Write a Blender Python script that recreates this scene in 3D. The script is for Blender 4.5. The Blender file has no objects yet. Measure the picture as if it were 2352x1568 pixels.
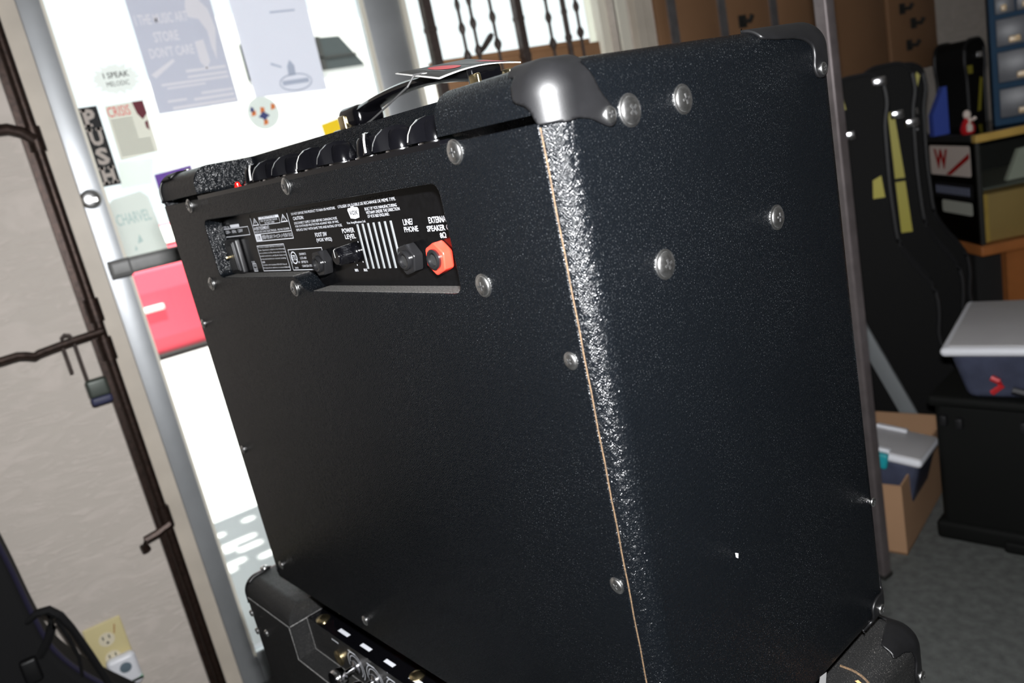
import bpy, bmesh, math, random
from mathutils import Matrix, Vector
random.seed(7)
SC = bpy.context.scene
COL = SC.collection

# ------------------------------------------------------------------ camera
CAM = Vector((0.34574, -0.25584, 1.20031))
ROW_R = Vector((0.541906, 0.815653, -0.202605))      # camera right
ROW_D = Vector((0.097666, -0.300554, -0.948751))     # camera down
ROW_F = Vector((-0.834745, 0.494346, -0.242533))     # camera forward
cd = bpy.data.cameras.new('camera')
cd.sensor_width = 36.0
cd.lens = 36.0 * 1852.6 / 2352.0
cd.clip_start = 0.02
cd.clip_end = 200
cd.dof.use_dof = True
cd.dof.focus_distance = 0.60
cd.dof.aperture_fstop = 8.0
co = bpy.data.objects.new('camera', cd)
COL.objects.link(co)
CROT = Matrix((ROW_R, -ROW_D, -ROW_F)).transposed()
co.matrix_world = Matrix.Translation(CAM) @ CROT.to_4x4()
SC.camera = co

# ------------------------------------------------------------------ world, sun, flash, exposure
w = bpy.data.worlds.new('world')
SC.world = w
w.use_nodes = True
bg = w.node_tree.nodes['Background']
bg.inputs[0].default_value = (0.93, 0.97, 1.0, 1)
bg.inputs[1].default_value = 1.35

sun = bpy.data.lights.new('sun', 'SUN')
sun.energy = 14.0
sun.angle = math.radians(0.6)
sun.color = (1.0, 0.96, 0.88)
so = bpy.data.objects.new('sun', sun)
COL.objects.link(so)
so.rotation_euler = Vector((-0.25, 0.06, -0.966)).to_track_quat('-Z', 'Y').to_euler()

# pop-up flash of the camera, sitting just above the lens
fl = bpy.data.lights.new('camera_flash', 'AREA')
fl.shape = 'RECTANGLE'
fl.size = 0.045
fl.size_y = 0.018
fl.energy = 33.0
fl.color = (0.98, 0.985, 1.0)
fo = bpy.data.objects.new('camera_flash', fl)
COL.objects.link(fo)
fo.matrix_world = Matrix.Translation(CAM - ROW_D * 0.085 + ROW_F * 0.005) @ CROT.to_4x4()

vs = SC.view_settings
vs.view_transform = 'Standard'
vs.look = 'None'
vs.exposure = 0.0
vs.gamma = 1.0
vs.use_curve_mapping = False


# ------------------------------------------------------------------ materials
def srgb(r, g, b):
    f = lambda c: (c / 255 / 12.92) if c / 255 <= 0.04045 else ((c / 255 + 0.055) / 1.055) ** 2.4
    return (f(r), f(g), f(b), 1)


MATS = {}


def mat(name, col, rough=0.5, metal=0.0, spec=0.5, var=None, bump=None, emit=None, coat=0.0):
    """var=(scale, amount) tone variation; bump=(scale, strength, distance)"""
    m = bpy.data.materials.new(name)
    m.use_nodes = True
    nt = m.node_tree
    b = nt.nodes['Principled BSDF']
    if len(col) == 3:
        col = (*col, 1)
    b.inputs['Base Color'].default_value = col
    b.inputs['Roughness'].default_value = rough
    b.inputs['Metallic'].default_value = metal
    b.inputs['Specular IOR Level'].default_value = spec
    if coat:
        b.inputs['Coat Weight'].default_value = coat
        b.inputs['Coat Roughness'].default_value = 0.1
    tc = nt.nodes.new('ShaderNodeTexCoord')
    if var:
        n = nt.nodes.new('ShaderNodeTexNoise')
        n.inputs['Scale'].default_value = var[0]
        n.inputs['Detail'].default_value = 5
        nt.links.new(tc.outputs['Object'], n.inputs['Vector'])
        r = nt.nodes.new('ShaderNodeMapRange')
        r.inputs['From Min'].default_value = 0.3
        r.inputs['From Max'].default_value = 0.7
        r.inputs['To Min'].default_value = 1 - var[1]
        r.inputs['To Max'].default_value = 1 + var[1]
        nt.links.new(n.outputs['Fac'], r.inputs['Value'])
        mx = nt.nodes.new('ShaderNodeVectorMath')
        mx.operation = 'SCALE'
        mx.inputs[0].default_value = col[:3]
        nt.links.new(r.outputs[0], mx.inputs['Scale'])
        nt.links.new(mx.outputs[0], b.inputs['Base Color'])
    if bump:
        n = nt.nodes.new('ShaderNodeTexNoise')
        n.inputs['Scale'].default_value = bump[0]
        n.inputs['Detail'].default_value = 4
        nt.links.new(tc.outputs['Object'], n.inputs['Vector'])
        bp = nt.nodes.new('ShaderNodeBump')
        bp.inputs['Strength'].default_value = bump[1]
        bp.inputs['Distance'].default_value = bump[2]
        nt.links.new(n.outputs['Fac'], bp.inputs['Height'])
        nt.links.new(bp.outputs[0], b.inputs['Normal'])
    if emit:
        b.inputs['Emission Color'].default_value = (*emit[:3], 1)
        b.inputs['Emission Strength'].default_value = emit[3]
    MATS[name] = m
    return m


def tolex(name, base, dustcol, dust, rough=0.36, pitch=0.0017, strength=0.75):
    """black embossed vinyl covering: woven grain, fine pebble, wrinkles, specks of dust"""
    m = bpy.data.materials.new(name)
    m.use_nodes = True
    nt = m.node_tree
    N = nt.nodes.new
    L = nt.links.new
    b = nt.nodes['Principled BSDF']
    b.inputs['Roughness'].default_value = rough
    b.inputs['IOR'].default_value = 1.33
    b.inputs['Specular IOR Level'].default_value = 0.5
    tc = N('ShaderNodeTexCoord')
    # distortion of the weave
    nz = N('ShaderNodeTexNoise')
    nz.inputs['Scale'].default_value = 220
    nz.inputs['Detail'].default_value = 2
    L(tc.outputs['Object'], nz.inputs['Vector'])
    sb = N('ShaderNodeVectorMath'); sb.operation = 'SUBTRACT'
    L(nz.outputs['Color'], sb.inputs[0]); sb.inputs[1].default_value = (0.5, 0.5, 0.5)
    sc = N('ShaderNodeVectorMath'); sc.operation = 'SCALE'
    L(sb.outputs[0], sc.inputs[0]); sc.inputs['Scale'].default_value = 0.0040
    ad = N('ShaderNodeVectorMath'); ad.operation = 'ADD'
    L(tc.outputs['Object'], ad.inputs[0]); L(sc.outputs[0], ad.inputs[1])
    sp = N('ShaderNodeSeparateXYZ'); L(ad.outputs[0], sp.inputs[0])
    xy = N('ShaderNodeMath'); xy.operation = 'ADD'
    L(sp.outputs[0], xy.inputs[0]); L(sp.outputs[1], xy.inputs[1])

    def sine(sock, k):
        a = N('ShaderNodeMath'); a.operation = 'MULTIPLY'; L(sock, a.inputs[0]); a.inputs[1].default_value = k
        s = N('ShaderNodeMath'); s.operation = 'SINE'; L(a.outputs[0], s.inputs[0])
        return s.outputs[0]
    s1 = sine(xy.outputs[0], 2 * math.pi / pitch)
    s2 = sine(sp.outputs[2], 2 * math.pi / (pitch * 0.8))
    we = N('ShaderNodeMath'); we.operation = 'MULTIPLY'; L(s1, we.inputs[0]); L(s2, we.inputs[1])
    # raised pebbles, one per cell
    vo = N('ShaderNodeTexVoronoi'); vo.inputs['Scale'].default_value = 1.0 / (pitch * 0.95)
    L(tc.outputs['Object'], vo.inputs['Vector'])
    pb = N('ShaderNodeMapRange'); pb.interpolation_type = 'SMOOTHSTEP'
    pb.inputs['From Min'].default_value = 0.10; pb.inputs['From Max'].default_value = 0.42
    pb.inputs['To Min'].default_value = 1.0; pb.inputs['To Max'].default_value = 0.0
    L(vo.outputs['Distance'], pb.inputs['Value'])
    w1 = N('ShaderNodeMath'); w1.operation = 'MULTIPLY'
    L(we.outputs[0], w1.inputs[0]); w1.inputs[1].default_value = 0.00011 * strength
    h1 = N('ShaderNodeMath'); h1.operation = 'MULTIPLY_ADD'
    L(pb.outputs[0], h1.inputs[0]); h1.inputs[1].default_value = 0.00016 * strength; L(w1.outputs[0], h1.inputs[2])
    # wrinkles running across
    mp = N('ShaderNodeMapping'); mp.inputs['Scale'].default_value = (1, 1, 5)
    L(tc.outputs['Object'], mp.inputs['Vector'])
    wr = N('ShaderNodeTexNoise'); wr.inputs['Scale'].default_value = 95; wr.inputs['Detail'].default_value = 2
    L(mp.outputs[0], wr.inputs['Vector'])
    h2 = N('ShaderNodeMath'); h2.operation = 'MULTIPLY_ADD'
    L(wr.outputs['Fac'], h2.inputs[0]); h2.inputs[1].default_value = 0.00040 * strength; L(h1.outputs[0], h2.inputs[2])
    bp = N('ShaderNodeBump'); bp.inputs['Strength'].default_value = 1.0
    bp.inputs['Distance'].default_value = 1.0
    L(h2.outputs[0], bp.inputs['Height'])
    L(bp.outputs[0], b.inputs['Normal'])
    # dust specks
    dn = N('ShaderNodeTexNoise'); dn.inputs['Scale'].default_value = 1200; dn.inputs['Detail'].default_value = 1
    L(tc.outputs['Object'], dn.inputs['Vector'])
    dl = N('ShaderNodeTexNoise'); dl.inputs['Scale'].default_value = 9; dl.inputs['Detail'].default_value = 3
    L(tc.outputs['Object'], dl.inputs['Vector'])
    th = N('ShaderNodeMapRange')
    th.inputs['From Min'].default_value = 0.64; th.inputs['From Max'].default_value = 0.74
    L(dn.outputs['Fac'], th.inputs['Value'])
    ml = N('ShaderNodeMapRange')
    ml.inputs['From Min'].default_value = 0.35; ml.inputs['From Max'].default_value = 0.65
    ml.inputs['To Min'].default_value = 0.15 * dust; ml.inputs['To Max'].default_value = dust
    L(dl.outputs['Fac'], ml.inputs['Value'])
    mu = N('ShaderNodeMath'); mu.operation = 'MULTIPLY'; L(th.outputs[0], mu.inputs[0]); L(ml.outputs[0], mu.inputs[1])
    mx = N('ShaderNodeMix'); mx.data_type = 'RGBA'
    mx.inputs[6].default_value = (*base, 1); mx.inputs[7].default_value = (*dustcol, 1)
    L(mu.outputs[0], mx.inputs[0]); L(mx.outputs[2], b.inputs['Base Color'])
    MATS[name] = m
    return m


def plaster(name, col):
    """knock-down plaster: broad trowel strokes"""
    m = bpy.data.materials.new(name)
    m.use_nodes = True
    nt = m.node_tree
    N = nt.nodes.new
    L = nt.links.new
    b = nt.nodes['Principled BSDF']
    b.inputs['Roughness'].default_value = 0.6
    b.inputs['Specular IOR Level'].default_value = 0.3
    tc = N('ShaderNodeTexCoord')
    mp = N('ShaderNodeMapping'); mp.inputs['Rotation'].default_value = (math.radians(35), 0, 0)
    mp.inputs['Scale'].default_value = (1, 1, 2.2)
    L(tc.outputs['Object'], mp.inputs['Vector'])
    a = N('ShaderNodeTexNoise'); a.inputs['Scale'].default_value = 7; a.inputs['Detail'].default_value = 4
    a.inputs['Distortion'].default_value = 1.4
    L(mp.outputs[0], a.inputs['Vector'])
    mp2 = N('ShaderNodeMapping'); mp2.inputs['Rotation'].default_value = (math.radians(-50), 0, 0)
    mp2.inputs['Scale'].default_value = (1, 1, 4)
    L(tc.outputs['Object'], mp2.inputs['Vector'])
    c = N('ShaderNodeTexNoise'); c.inputs['Scale'].default_value = 13; c.inputs['Detail'].default_value = 5
    c.inputs['Distortion'].default_value = 2.0
    L(mp2.outputs[0], c.inputs['Vector'])
    mxm = N('ShaderNodeMath'); mxm.operation = 'MAXIMUM'
    L(a.outputs['Fac'], mxm.inputs[0]); L(c.outputs['Fac'], mxm.inputs[1])
    rp = N('ShaderNodeMapRange'); rp.inputs['From Min'].default_value = 0.5; rp.inputs['From Max'].default_value = 0.66
    L(mxm.outputs[0], rp.inputs['Value'])
    bp = N('ShaderNodeBump'); bp.inputs['Strength'].default_value = 0.3; bp.inputs['Distance'].default_value = 0.003
    L(rp.outputs[0], bp.inputs['Height']); L(bp.outputs[0], b.inputs['Normal'])
    mr = N('ShaderNodeMix'); mr.data_type = 'RGBA'
    mr.inputs[6].default_value = (*col, 1)
    mr.inputs[7].default_value = (col[0] * 1.10, col[1] * 1.09, col[2] * 1.10, 1)
    L(rp.outputs[0], mr.inputs[0]); L(mr.outputs[2], b.inputs['Base Color'])
    MATS[name] = m
    return m


def glass(name, tint=(0.95, 0.98, 0.97), refl=0.06):
    """thin pane: mostly clear with a faint mirror"""
    m = bpy.data.materials.new(name)
    m.use_nodes = True
    nt = m.node_tree
    nt.nodes.clear()
    o = nt.nodes.new('ShaderNodeOutputMaterial')
    t = nt.nodes.new('ShaderNodeBsdfTransparent'); t.inputs[0].default_value = (*tint, 1)
    g = nt.nodes.new('ShaderNodeBsdfGlossy'); g.inputs['Roughness'].default_value = 0.02
    fr = nt.nodes.new('ShaderNodeFresnel'); fr.inputs['IOR'].default_value = 1.35
    x = nt.nodes.new('ShaderNodeMixShader')
    nt.links.new(fr.outputs[0], x.inputs[0])
    nt.links.new(t.outputs[0], x.inputs[1]); nt.links.new(g.outputs[0], x.inputs[2])
    nt.links.new(x.outputs[0], o.inputs['Surface'])
    MATS[name] = m
    return m


def paper(name, col, thru=0.5):
    """thin paper or film: lets daylight through"""
    m = bpy.data.materials.new(name)
    m.use_nodes = True
    nt = m.node_tree
    b = nt.nodes['Principled BSDF']
    b.inputs['Base Color'].default_value = (*col, 1)
    b.inputs['Roughness'].default_value = 0.7
    t = nt.nodes.new('ShaderNodeBsdfTranslucent'); t.inputs[0].default_value = (*col, 1)
    x = nt.nodes.new('ShaderNodeMixShader'); x.inputs[0].default_value = thru
    nt.links.new(b.outputs[0], x.inputs[1]); nt.links.new(t.outputs[0], x.inputs[2])
    nt.links.new(x.outputs[0], nt.nodes['Material Output'].inputs['Surface'])
    MATS[name] = m
    return m


tolex('tolex', (0.0018, 0.0023, 0.0030), (0.075, 0.08, 0.085), 0.55, rough=0.23, pitch=0.0021, strength=1.05)
tolex('tolex_old', (0.012, 0.012, 0.012), (0.16, 0.15, 0.14), 0.9, rough=0.32, pitch=0.0026, strength=0.8)
mat('felt_black', (0.006, 0.006, 0.006), 0.8)
mat('plastic_black', (0.003, 0.003, 0.0034), 0.45, spec=0.45, bump=(900, 0.10, 0.0003), var=(60, 0.3))
mat('gloss_black', (0.0015, 0.0015, 0.002), 0.10, spec=0.6, coat=0.2)
mat('panel_black', (0.0016, 0.0016, 0.0018), 0.22, spec=0.3, var=(300, 0.3))
mat('nut_black', (0.007, 0.007, 0.0075), 0.22)
mat('nut_red', srgb(240, 56, 42), 0.3)
mat('print_white', (0.46, 0.47, 0.50), 0.6)
mat('line_white', (0.30, 0.30, 0.29), 0.5)
mat('slot_grey', (0.15, 0.16, 0.165), 0.45, metal=0.0)
mat('nickel', (0.74, 0.74, 0.73), 0.27, metal=1.0, bump=(500, 0.3, 0.0002), var=(400, 0.25))
mat('chrome', (0.8, 0.8, 0.82), 0.10, metal=1.0)
mat('brass', (0.75, 0.62, 0.36), 0.25, metal=1.0)
mat('slot_dark', (0.01, 0.01, 0.01), 0.6)
mat('jewel_red', srgb(200, 10, 8), 0.1, emit=(1, 0.03, 0.02, 0.5))
mat('seam_tan', srgb(74, 57, 38), 0.8, var=(900, 0.6))
mat('thread_grey', (0.05, 0.05, 0.05), 0.7)
mat('tag_black', (0.008, 0.008, 0.008), 0.35)
mat('tag_white', (0.6, 0.6, 0.58), 0.5)
mat('tag_red', srgb(196, 62, 70), 0.4)
mat('tag_grey', (0.22, 0.22, 0.22), 0.5)
mat('fleck', (0.8, 0.8, 0.8), 0.4)
plaster('plaster', (0.56, 0.505, 0.45))
mat('plaster_grey', (0.42, 0.40, 0.38), 0.7, var=(4, 0.1), bump=(30, 0.2, 0.003))
mat('ceiling_white', (0.6, 0.6, 0.58), 0.8, var=(20, 0.08))
mat('frame_beige', srgb(196, 186, 172), 0.5, var=(12, 0.08))
mat('frame_white', srgb(188, 191, 194), 0.45, metal=0.7, var=(7, 0.12), bump=(60, 0.05, 0.001))
mat('frame_cream', srgb(226, 221, 206), 0.5)
mat('bar_grey', srgb(120, 120, 118), 0.45, var=(60, 0.1))
mat('bar_dark', srgb(52, 52, 50), 0.5)
mat('bronze', srgb(50, 37, 31), 0.42, metal=0.6, var=(120, 0.4), bump=(140, 0.3, 0.001))
mat('iron_dark', srgb(74, 64, 60), 0.5, metal=0.2, var=(90, 0.25), bump=(120, 0.4, 0.001))
mat('lock_body', srgb(70, 76, 70), 0.4, metal=0.3)
mat('lock_blue', srgb(45, 47, 78), 0.5)
mat('plate_ivory', srgb(214, 200, 150), 0.45)
mat('socket_white', srgb(225, 215, 190), 0.4)
mat('plug_white', srgb(232, 233, 238), 0.35)
mat('plug_grey', srgb(105, 120, 130), 0.3)
mat('plug_green', srgb(150, 205, 170), 0.3)
mat('nylon', (0.006, 0.006, 0.0065), 0.8, spec=0.25, bump=(900, 0.4, 0.0006))
mat('nylon_edge', (0.012, 0.010, 0.03), 0.6)
mat('carpet', (0.125, 0.130, 0.125), 0.95, spec=0.1, var=(45, 0.22), bump=(420, 0.8, 0.004))
mat('board_brown', srgb(136, 101, 72), 0.6, var=(3, 0.12))
mat('steel_satin', srgb(150, 148, 150), 0.35, metal=0.75, var=(30, 0.15))
mat('post_metal', srgb(112, 104, 104), 0.45, metal=0.4, var=(30, 0.15))
mat('hook_dark', (0.02, 0.02, 0.018), 0.5)
mat('wood_sill', srgb(162, 122, 88), 0.5, var=(10, 0.15))
mat('cardboard', srgb(164, 128, 97), 0.8, var=(6, 0.06))
mat('cardboard_in', srgb(150, 112, 80), 0.85)
mat('case_black', (0.0025, 0.0025, 0.0025), 0.7, spec=0.2, bump=(300, 0.3, 0.001))
mat('case_edge', (0.012, 0.012, 0.013), 0.5, spec=0.3)
mat('tape_yellow', srgb(166, 156, 42), 0.5)
mat('road_black', (0.004, 0.0045, 0.004), 0.7, spec=0.2, bump=(80, 0.3, 0.002))
mat('valance_grey', srgb(120, 124, 126), 0.6)
mat('lid_grey', srgb(186, 184, 186), 0.4, var=(6, 0.05))
mat('rim_white', srgb(225, 226, 232), 0.35)
mat('latch_teal', srgb(30, 150, 160), 0.35)
mat('bin_clear', srgb(66, 70, 88), 0.25, var=(14, 0.3))
mat('bin_stuff', (0.01, 0.01, 0.014), 0.5)
mat('cable_red', srgb(190, 40, 45), 0.5)
mat('label_white', srgb(225, 222, 215), 0.5)
mat('cabinet_blue', srgb(20, 62, 92), 0.6, spec=0.25)
mat('drawer_clear', srgb(104, 106, 112), 0.38, var=(9, 0.2))
mat('drawer_stuff', srgb(235, 205, 160), 0.3, var=(60, 0.3))
mat('wood_yellow', srgb(205, 168, 88), 0.45, var=(14, 0.12))
mat('wood_brown', srgb(172, 106, 56), 0.45, var=(10, 0.15))
mat('tan_box', srgb(176, 144, 88), 0.6, var=(5, 0.08))
mat('shelf_grey', srgb(110, 110, 104), 0.5)
mat('dark_inside', (0.012, 0.012, 0.012), 0.7)
mat('paper_pale', srgb(190, 192, 180), 0.6)
mat('sticker_red', srgb(175, 25, 25), 0.4)
mat('sticker_black', (0.01, 0.01, 0.012), 0.4)
mat('sticker_lilac', srgb(140, 146, 170), 0.4)
mat('toy_red', srgb(190, 30, 35), 0.35)
mat('toy_white', srgb(230, 215, 205), 0.4)
mat('folder_blue', srgb(60, 82, 170), 0.5)
mat('concrete', (0.49, 0.50, 0.51), 0.85, var=(0.8, 0.08))
mat('roof_grey', (0.3, 0.29, 0.28), 0.8)
mat('car_white', (0.82, 0.82, 0.82), 0.25)
mat('car_red', srgb(226, 74, 92), 0.45)
mat('car_glass', (0.045, 0.055, 0.06), 0.15)
mat('car_dark', (0.03, 0.03, 0.03), 0.5)
mat('car_pale', (0.85, 0.85, 0.8), 0.15)
glass('pane_glass')
glass('case_glass', (0.92, 0.94, 0.92))
paper('poster_lilac', srgb(230, 231, 240)[:3], 0.6)
paper('poster_print', srgb(252, 250, 255)[:3], 0.1)
paper('poster_pale', srgb(243, 243, 250)[:3], 0.9)
paper('poster_mark', srgb(196, 204, 220)[:3], 0.2)
paper('flyer_cream', srgb(247, 246, 239)[:3], 0.6)
paper('flyer_line', srgb(120, 122, 112)[:3], 0.1)
paper('flyer_red', srgb(240, 90, 88)[:3], 0.2)
paper('flyer_maroon', srgb(120, 52, 64)[:3], 0.2)
paper('burst_white', srgb(244, 247, 245)[:3], 0.85)
paper('ink_black', (0.015, 0.015, 0.015), 0.05)
paper('push_black', (0.008, 0.008, 0.008), 0.0)
paper('push_letter', srgb(236, 224, 214)[:3], 0.4)
paper('paper_mint', srgb(246, 249, 246)[:3], 0.7)
paper('ink_teal', srgb(206, 224, 222)[:3], 0.3)
paper('film_mint', srgb(252, 255, 253)[:3], 0.97)
paper('film_purple', srgb(160, 124, 204)[:3], 0.6)
paper('film_yellow', srgb(252, 232, 100)[:3], 0.8)
paper('ink_orange', srgb(240, 140, 80)[:3], 0.5)
paper('ink_navy', srgb(80, 86, 140)[:3], 0.4)


# ------------------------------------------------------------------ mesh builder
class MB:
    def __init__(s):
        s.v = []; s.f = []; s.m = []; s.mi = 0

    def add(s, vs, fs, M=None):
        o = len(s.v)
        s.v += [(M @ Vector(p)) if M else Vector(p) for p in vs]
        for f in fs:
            s.f.append([i + o for i in f]); s.m.append(s.mi)
        return s

    def box(s, lo, hi, M=None):
        x0, y0, z0 = lo; x1, y1, z1 = hi
        return s.add([(x0, y0, z0), (x1, y0, z0), (x1, y1, z0), (x0, y1, z0), (x0, y0, z1), (x1, y0, z1), (x1, y1, z1), (x0, y1, z1)],
                     [(0, 3, 2, 1), (4, 5, 6, 7), (0, 1, 5, 4), (1, 2, 6, 5), (2, 3, 7, 6), (3, 0, 4, 7)], M)

    def rbox(s, lo, hi, r, k=4, M=None):
        lo = Vector(lo); hi = Vector(hi)
        r = min(r, *[(hi[i] - lo[i]) / 2 * 0.999 for i in range(3)])
        gl = []
        for a in range(3):
            u = [r * math.tan(math.pi / 4 * i / k) for i in range(k + 1)]
            g = [lo[a] + r - t for t in reversed(u)] + [hi[a] - r + t for t in u]
            gl.append(g)
        idx = {}; vs = []; fs = []

        def vid(p):
            key = (round(p[0], 7), round(p[1], 7), round(p[2], 7))
            if key in idx:
                return idx[key]
            q = Vector([min(max(p[i], lo[i] + r), hi[i] - r) for i in range(3)])
            d = Vector(p) - q
            d.normalize()
            idx[key] = len(vs); vs.append(q + d * r)
            return idx[key]
        for a in range(3):
            b, c = (a + 1) % 3, (a + 2) % 3
            for side in (0, 1):
                for i in range(len(gl[b]) - 1):
                    for j in range(len(gl[c]) - 1):
                        q = []
                        for (ii, jj) in ((i, j), (i + 1, j), (i + 1, j + 1), (i, j + 1)):
                            p = [0, 0, 0]; p[a] = (lo, hi)[side][a]; p[b] = gl[b][ii]; p[c] = gl[c][jj]
                            q.append(vid(p))
                        fs.append(q if side else q[::-1])
        return s.add(vs, fs, M)

    def lathe(s, prof, o=(0, 0, 0), ax=(0, 0, 1), n=20, M=None):
        o = Vector(o); ax = Vector(ax).normalized()
        t = Vector((1, 0, 0)) if abs(ax.x) < 0.9 else Vector((0, 1, 0))
        u = ax.cross(t).normalized(); w_ = ax.cross(u)
        vs = []; fs = []; rings = []
        for (r, h) in prof:
            if r < 1e-6:
                rings.append([len(vs)]); vs.append(o + ax * h)
            else:
                rings.append(list(range(len(vs), len(vs) + n)))
                for i in range(n):
                    a = 2 * math.pi * i / n
                    vs.append(o + ax * h + (u * math.cos(a) + w_ * math.sin(a)) * r)
        for A, B in zip(rings, rings[1:]):
            for i in range(n):
                j = (i + 1) % n
                if len(A) == 1 and len(B) == 1: continue
                if len(A) == 1: fs.append((A[0], B[j], B[i]))
                elif len(B) == 1: fs.append((A[i], A[j], B[0]))
                else: fs.append((A[i], A[j], B[j], B[i]))
        if len(rings[0]) > 1: fs.append(tuple(reversed(rings[0])))
        if len(rings[-1]) > 1: fs.append(tuple(rings[-1]))
        return s.add(vs, fs, M)

    def cyl(s, p0, p1, r, r1=None, n=14, M=None):
        p0 = Vector(p0); p1 = Vector(p1); L = (p1 - p0).length
        return s.lathe([(r, 0), (r if r1 is None else r1, L)], p0, p1 - p0, n, M)

    def tube(s, pts, r, n=8, closed=False, M=None, flat=1.0, up=(0, 0, 1)):
        pts = [Vector(p) for p in pts]
        N = len(pts); vs = []; fs = []
        for i, p in enumerate(pts):
            a = pts[i - 1] if (i or closed) else p
            b = pts[(i + 1) % N] if (i < N - 1 or closed) else p
            t = (b - a).normalized()
            upv = Vector(up)
            if abs(t.dot(upv)) > 0.95: upv = Vector((0, 1, 0)) if abs(t.y) < 0.9 else Vector((1, 0, 0))
            u = t.cross(upv).normalized(); q = u.cross(t)
            rr = r[i] if isinstance(r, (list, tuple)) else r
            for k in range(n):
                an = 2 * math.pi * k / n
                vs.append(p + u * math.cos(an) * rr + q * math.sin(an) * rr * flat)
        for i in range(N if closed else N - 1):
            j = (i + 1) % N
            for k in range(n):
                l = (k + 1) % n
                fs.append((i * n + k, i * n + l, j * n + l, j * n + k))
        if not closed:
            fs.append(tuple(reversed(range(n)))); fs.append(tuple(range((N - 1) * n, N * n)))
        return s.add(vs, fs, M)

    def prism(s, poly, o, u, v, d, M=None):
        """polygon in (u,v) from origin o, extruded along u x v by d"""
        o = Vector(o); u = Vector(u); v = Vector(v); w_ = u.cross(v)
        n = len(poly)
        ar = sum(poly[i][0] * poly[(i + 1) % n][1] - poly[(i + 1) % n][0] * poly[i][1] for i in range(n))
        if ar < 0: poly = poly[::-1]
        vs = [o + u * a + v * b for a, b in poly] + [o + u * a + v * b + w_ * d for a, b in poly]
        fs = [tuple(reversed(range(n))), tuple(range(n, 2 * n))] + [(i, (i + 1) % n, n + (i + 1) % n, n + i) for i in range(n)]
        return s.add(vs, fs, M)

    def sheet(s, poly, o, u, v, eps=0.0):
        o = Vector(o); u = Vector(u); v = Vector(v); w_ = u.cross(v)
        n = len(poly)
        ar = sum(poly[i][0] * poly[(i + 1) % n][1] - poly[(i + 1) % n][0] * poly[i][1] for i in range(n))
        if ar < 0: poly = poly[::-1]
        return s.add([o + u * a + v * b + w_ * eps for a, b in poly], [tuple(range(n))])

    def rect(s, x0, y0, x1, y1, o, u, v, eps=0.0):
        return s.sheet([(x0, y0), (x1, y0), (x1, y1), (x0, y1)], o, u, v, eps)

    def frame(s, x0, y0, x1, y1, t, o, u, v, eps=0.0):
        s.rect(x0, y0, x1, y0 + t, o, u, v, eps); s.rect(x0, y1 - t, x1, y1, o, u, v, eps)
        s.rect(x0, y0 + t, x0 + t, y1 - t, o, u, v, eps); s.rect(x1 - t, y0 + t, x1, y1 - t, o, u, v, eps)
        return s

    def text(s, string, x0, y0, x1, y1, o, u, v, eps=0.0, bold=0.0):
        """lettering scaled to fill the rectangle x0..x1, y0..y1 of the plane (o,u,v)"""
        vs, fs = text_mesh(string, bold)
        xs = [p[0] for p in vs]; ys = [p[1] for p in vs]
        ax, bx = min(xs), max(xs); ay, by = min(ys), max(ys)
        o = Vector(o); u = Vector(u); v = Vector(v); w_ = u.cross(v)
        sx = (x1 - x0) / (bx - ax); sy = (y1 - y0) / (by - ay)
        return s.add([o + u * (x0 + (p[0] - ax) * sx) + v * (y0 + (p[1] - ay) * sy) + w_ * eps for p in vs], fs)

    def build(s, name, mats, parent=None, smooth=0.6, wn=False):
        me = bpy.data.meshes.new(name)
        me.from_pydata([tuple(p) for p in s.v], [], s.f)
        mats = mats if isinstance(mats, (list, tuple)) else [mats]
        for m in mats: me.materials.append(MATS[m])
        me.polygons.foreach_set('material_index', s.m)
        if smooth:
            me.shade_smooth(); me.set_sharp_from_angle(angle=smooth)
        me.update()
        ob = bpy.data.objects.new(name, me)
        COL.objects.link(ob)
        if parent: ob.parent = parent
        if wn:
            q = ob.modifiers.new('wn', 'WEIGHTED_NORMAL'); q.keep_sharp = True
        return ob


_T = {}


def text_mesh(string, bold=0.0):
    key = (string, bold)
    if key not in _T:
        c = bpy.data.curves.new('t', 'FONT')
        c.body = string; c.resolution_u = 2; c.offset = bold
        o = bpy.data.objects.new('t', c); COL.objects.link(o)
        dg = bpy.context.evaluated_depsgraph_get(); dg.update()
        me = bpy.data.meshes.new_from_object(o.evaluated_get(dg))
        _T[key] = ([tuple(v.co) for v in me.vertices], [tuple(p.vertices) for p in me.polygons])
        bpy.data.objects.remove(o); bpy.data.curves.remove(c); bpy.data.meshes.remove(me)
    return _T[key]


def boolean(a, cutters):
    for c in cutters:
        m = a.modifiers.new('b', 'BOOLEAN'); m.operation = 'DIFFERENCE'; m.object = c; m.solver = 'EXACT'
    dg = bpy.context.evaluated_depsgraph_get(); dg.update()
    me = bpy.data.meshes.new_from_object(a.evaluated_get(dg))
    a.modifiers.clear()
    old = a.data; a.data = me; bpy.data.meshes.remove(old)
    for c in cutters:
        d = c.data; bpy.data.objects.remove(c); bpy.data.meshes.remove(d)
    me.shade_smooth(); me.set_sharp_from_angle(angle=0.5)
    q = a.modifiers.new('wn', 'WEIGHTED_NORMAL'); q.keep_sharp = True
    return a


def tag(o, label, cat, group=None):
    o['label'] = label; o['category'] = cat
    if group: o['group'] = group
    return o


def thing(name, label, cat, loc=(0, 0, 0), rz=0.0, rot=None, group=None):
    o = bpy.data.objects.new(name, None); COL.objects.link(o)
    o.location = loc; o.rotation_euler = rot if rot else (0, 0, rz)
    o.empty_display_size = 0.05
    return tag(o, label, cat, group)


def struct(o):
    o['kind'] = 'structure'
    return o


def child_copy(o, M, parent, name=None):
    c = o.copy(); COL.objects.link(c); c.parent = parent; c.matrix_local = M
    return c


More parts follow.
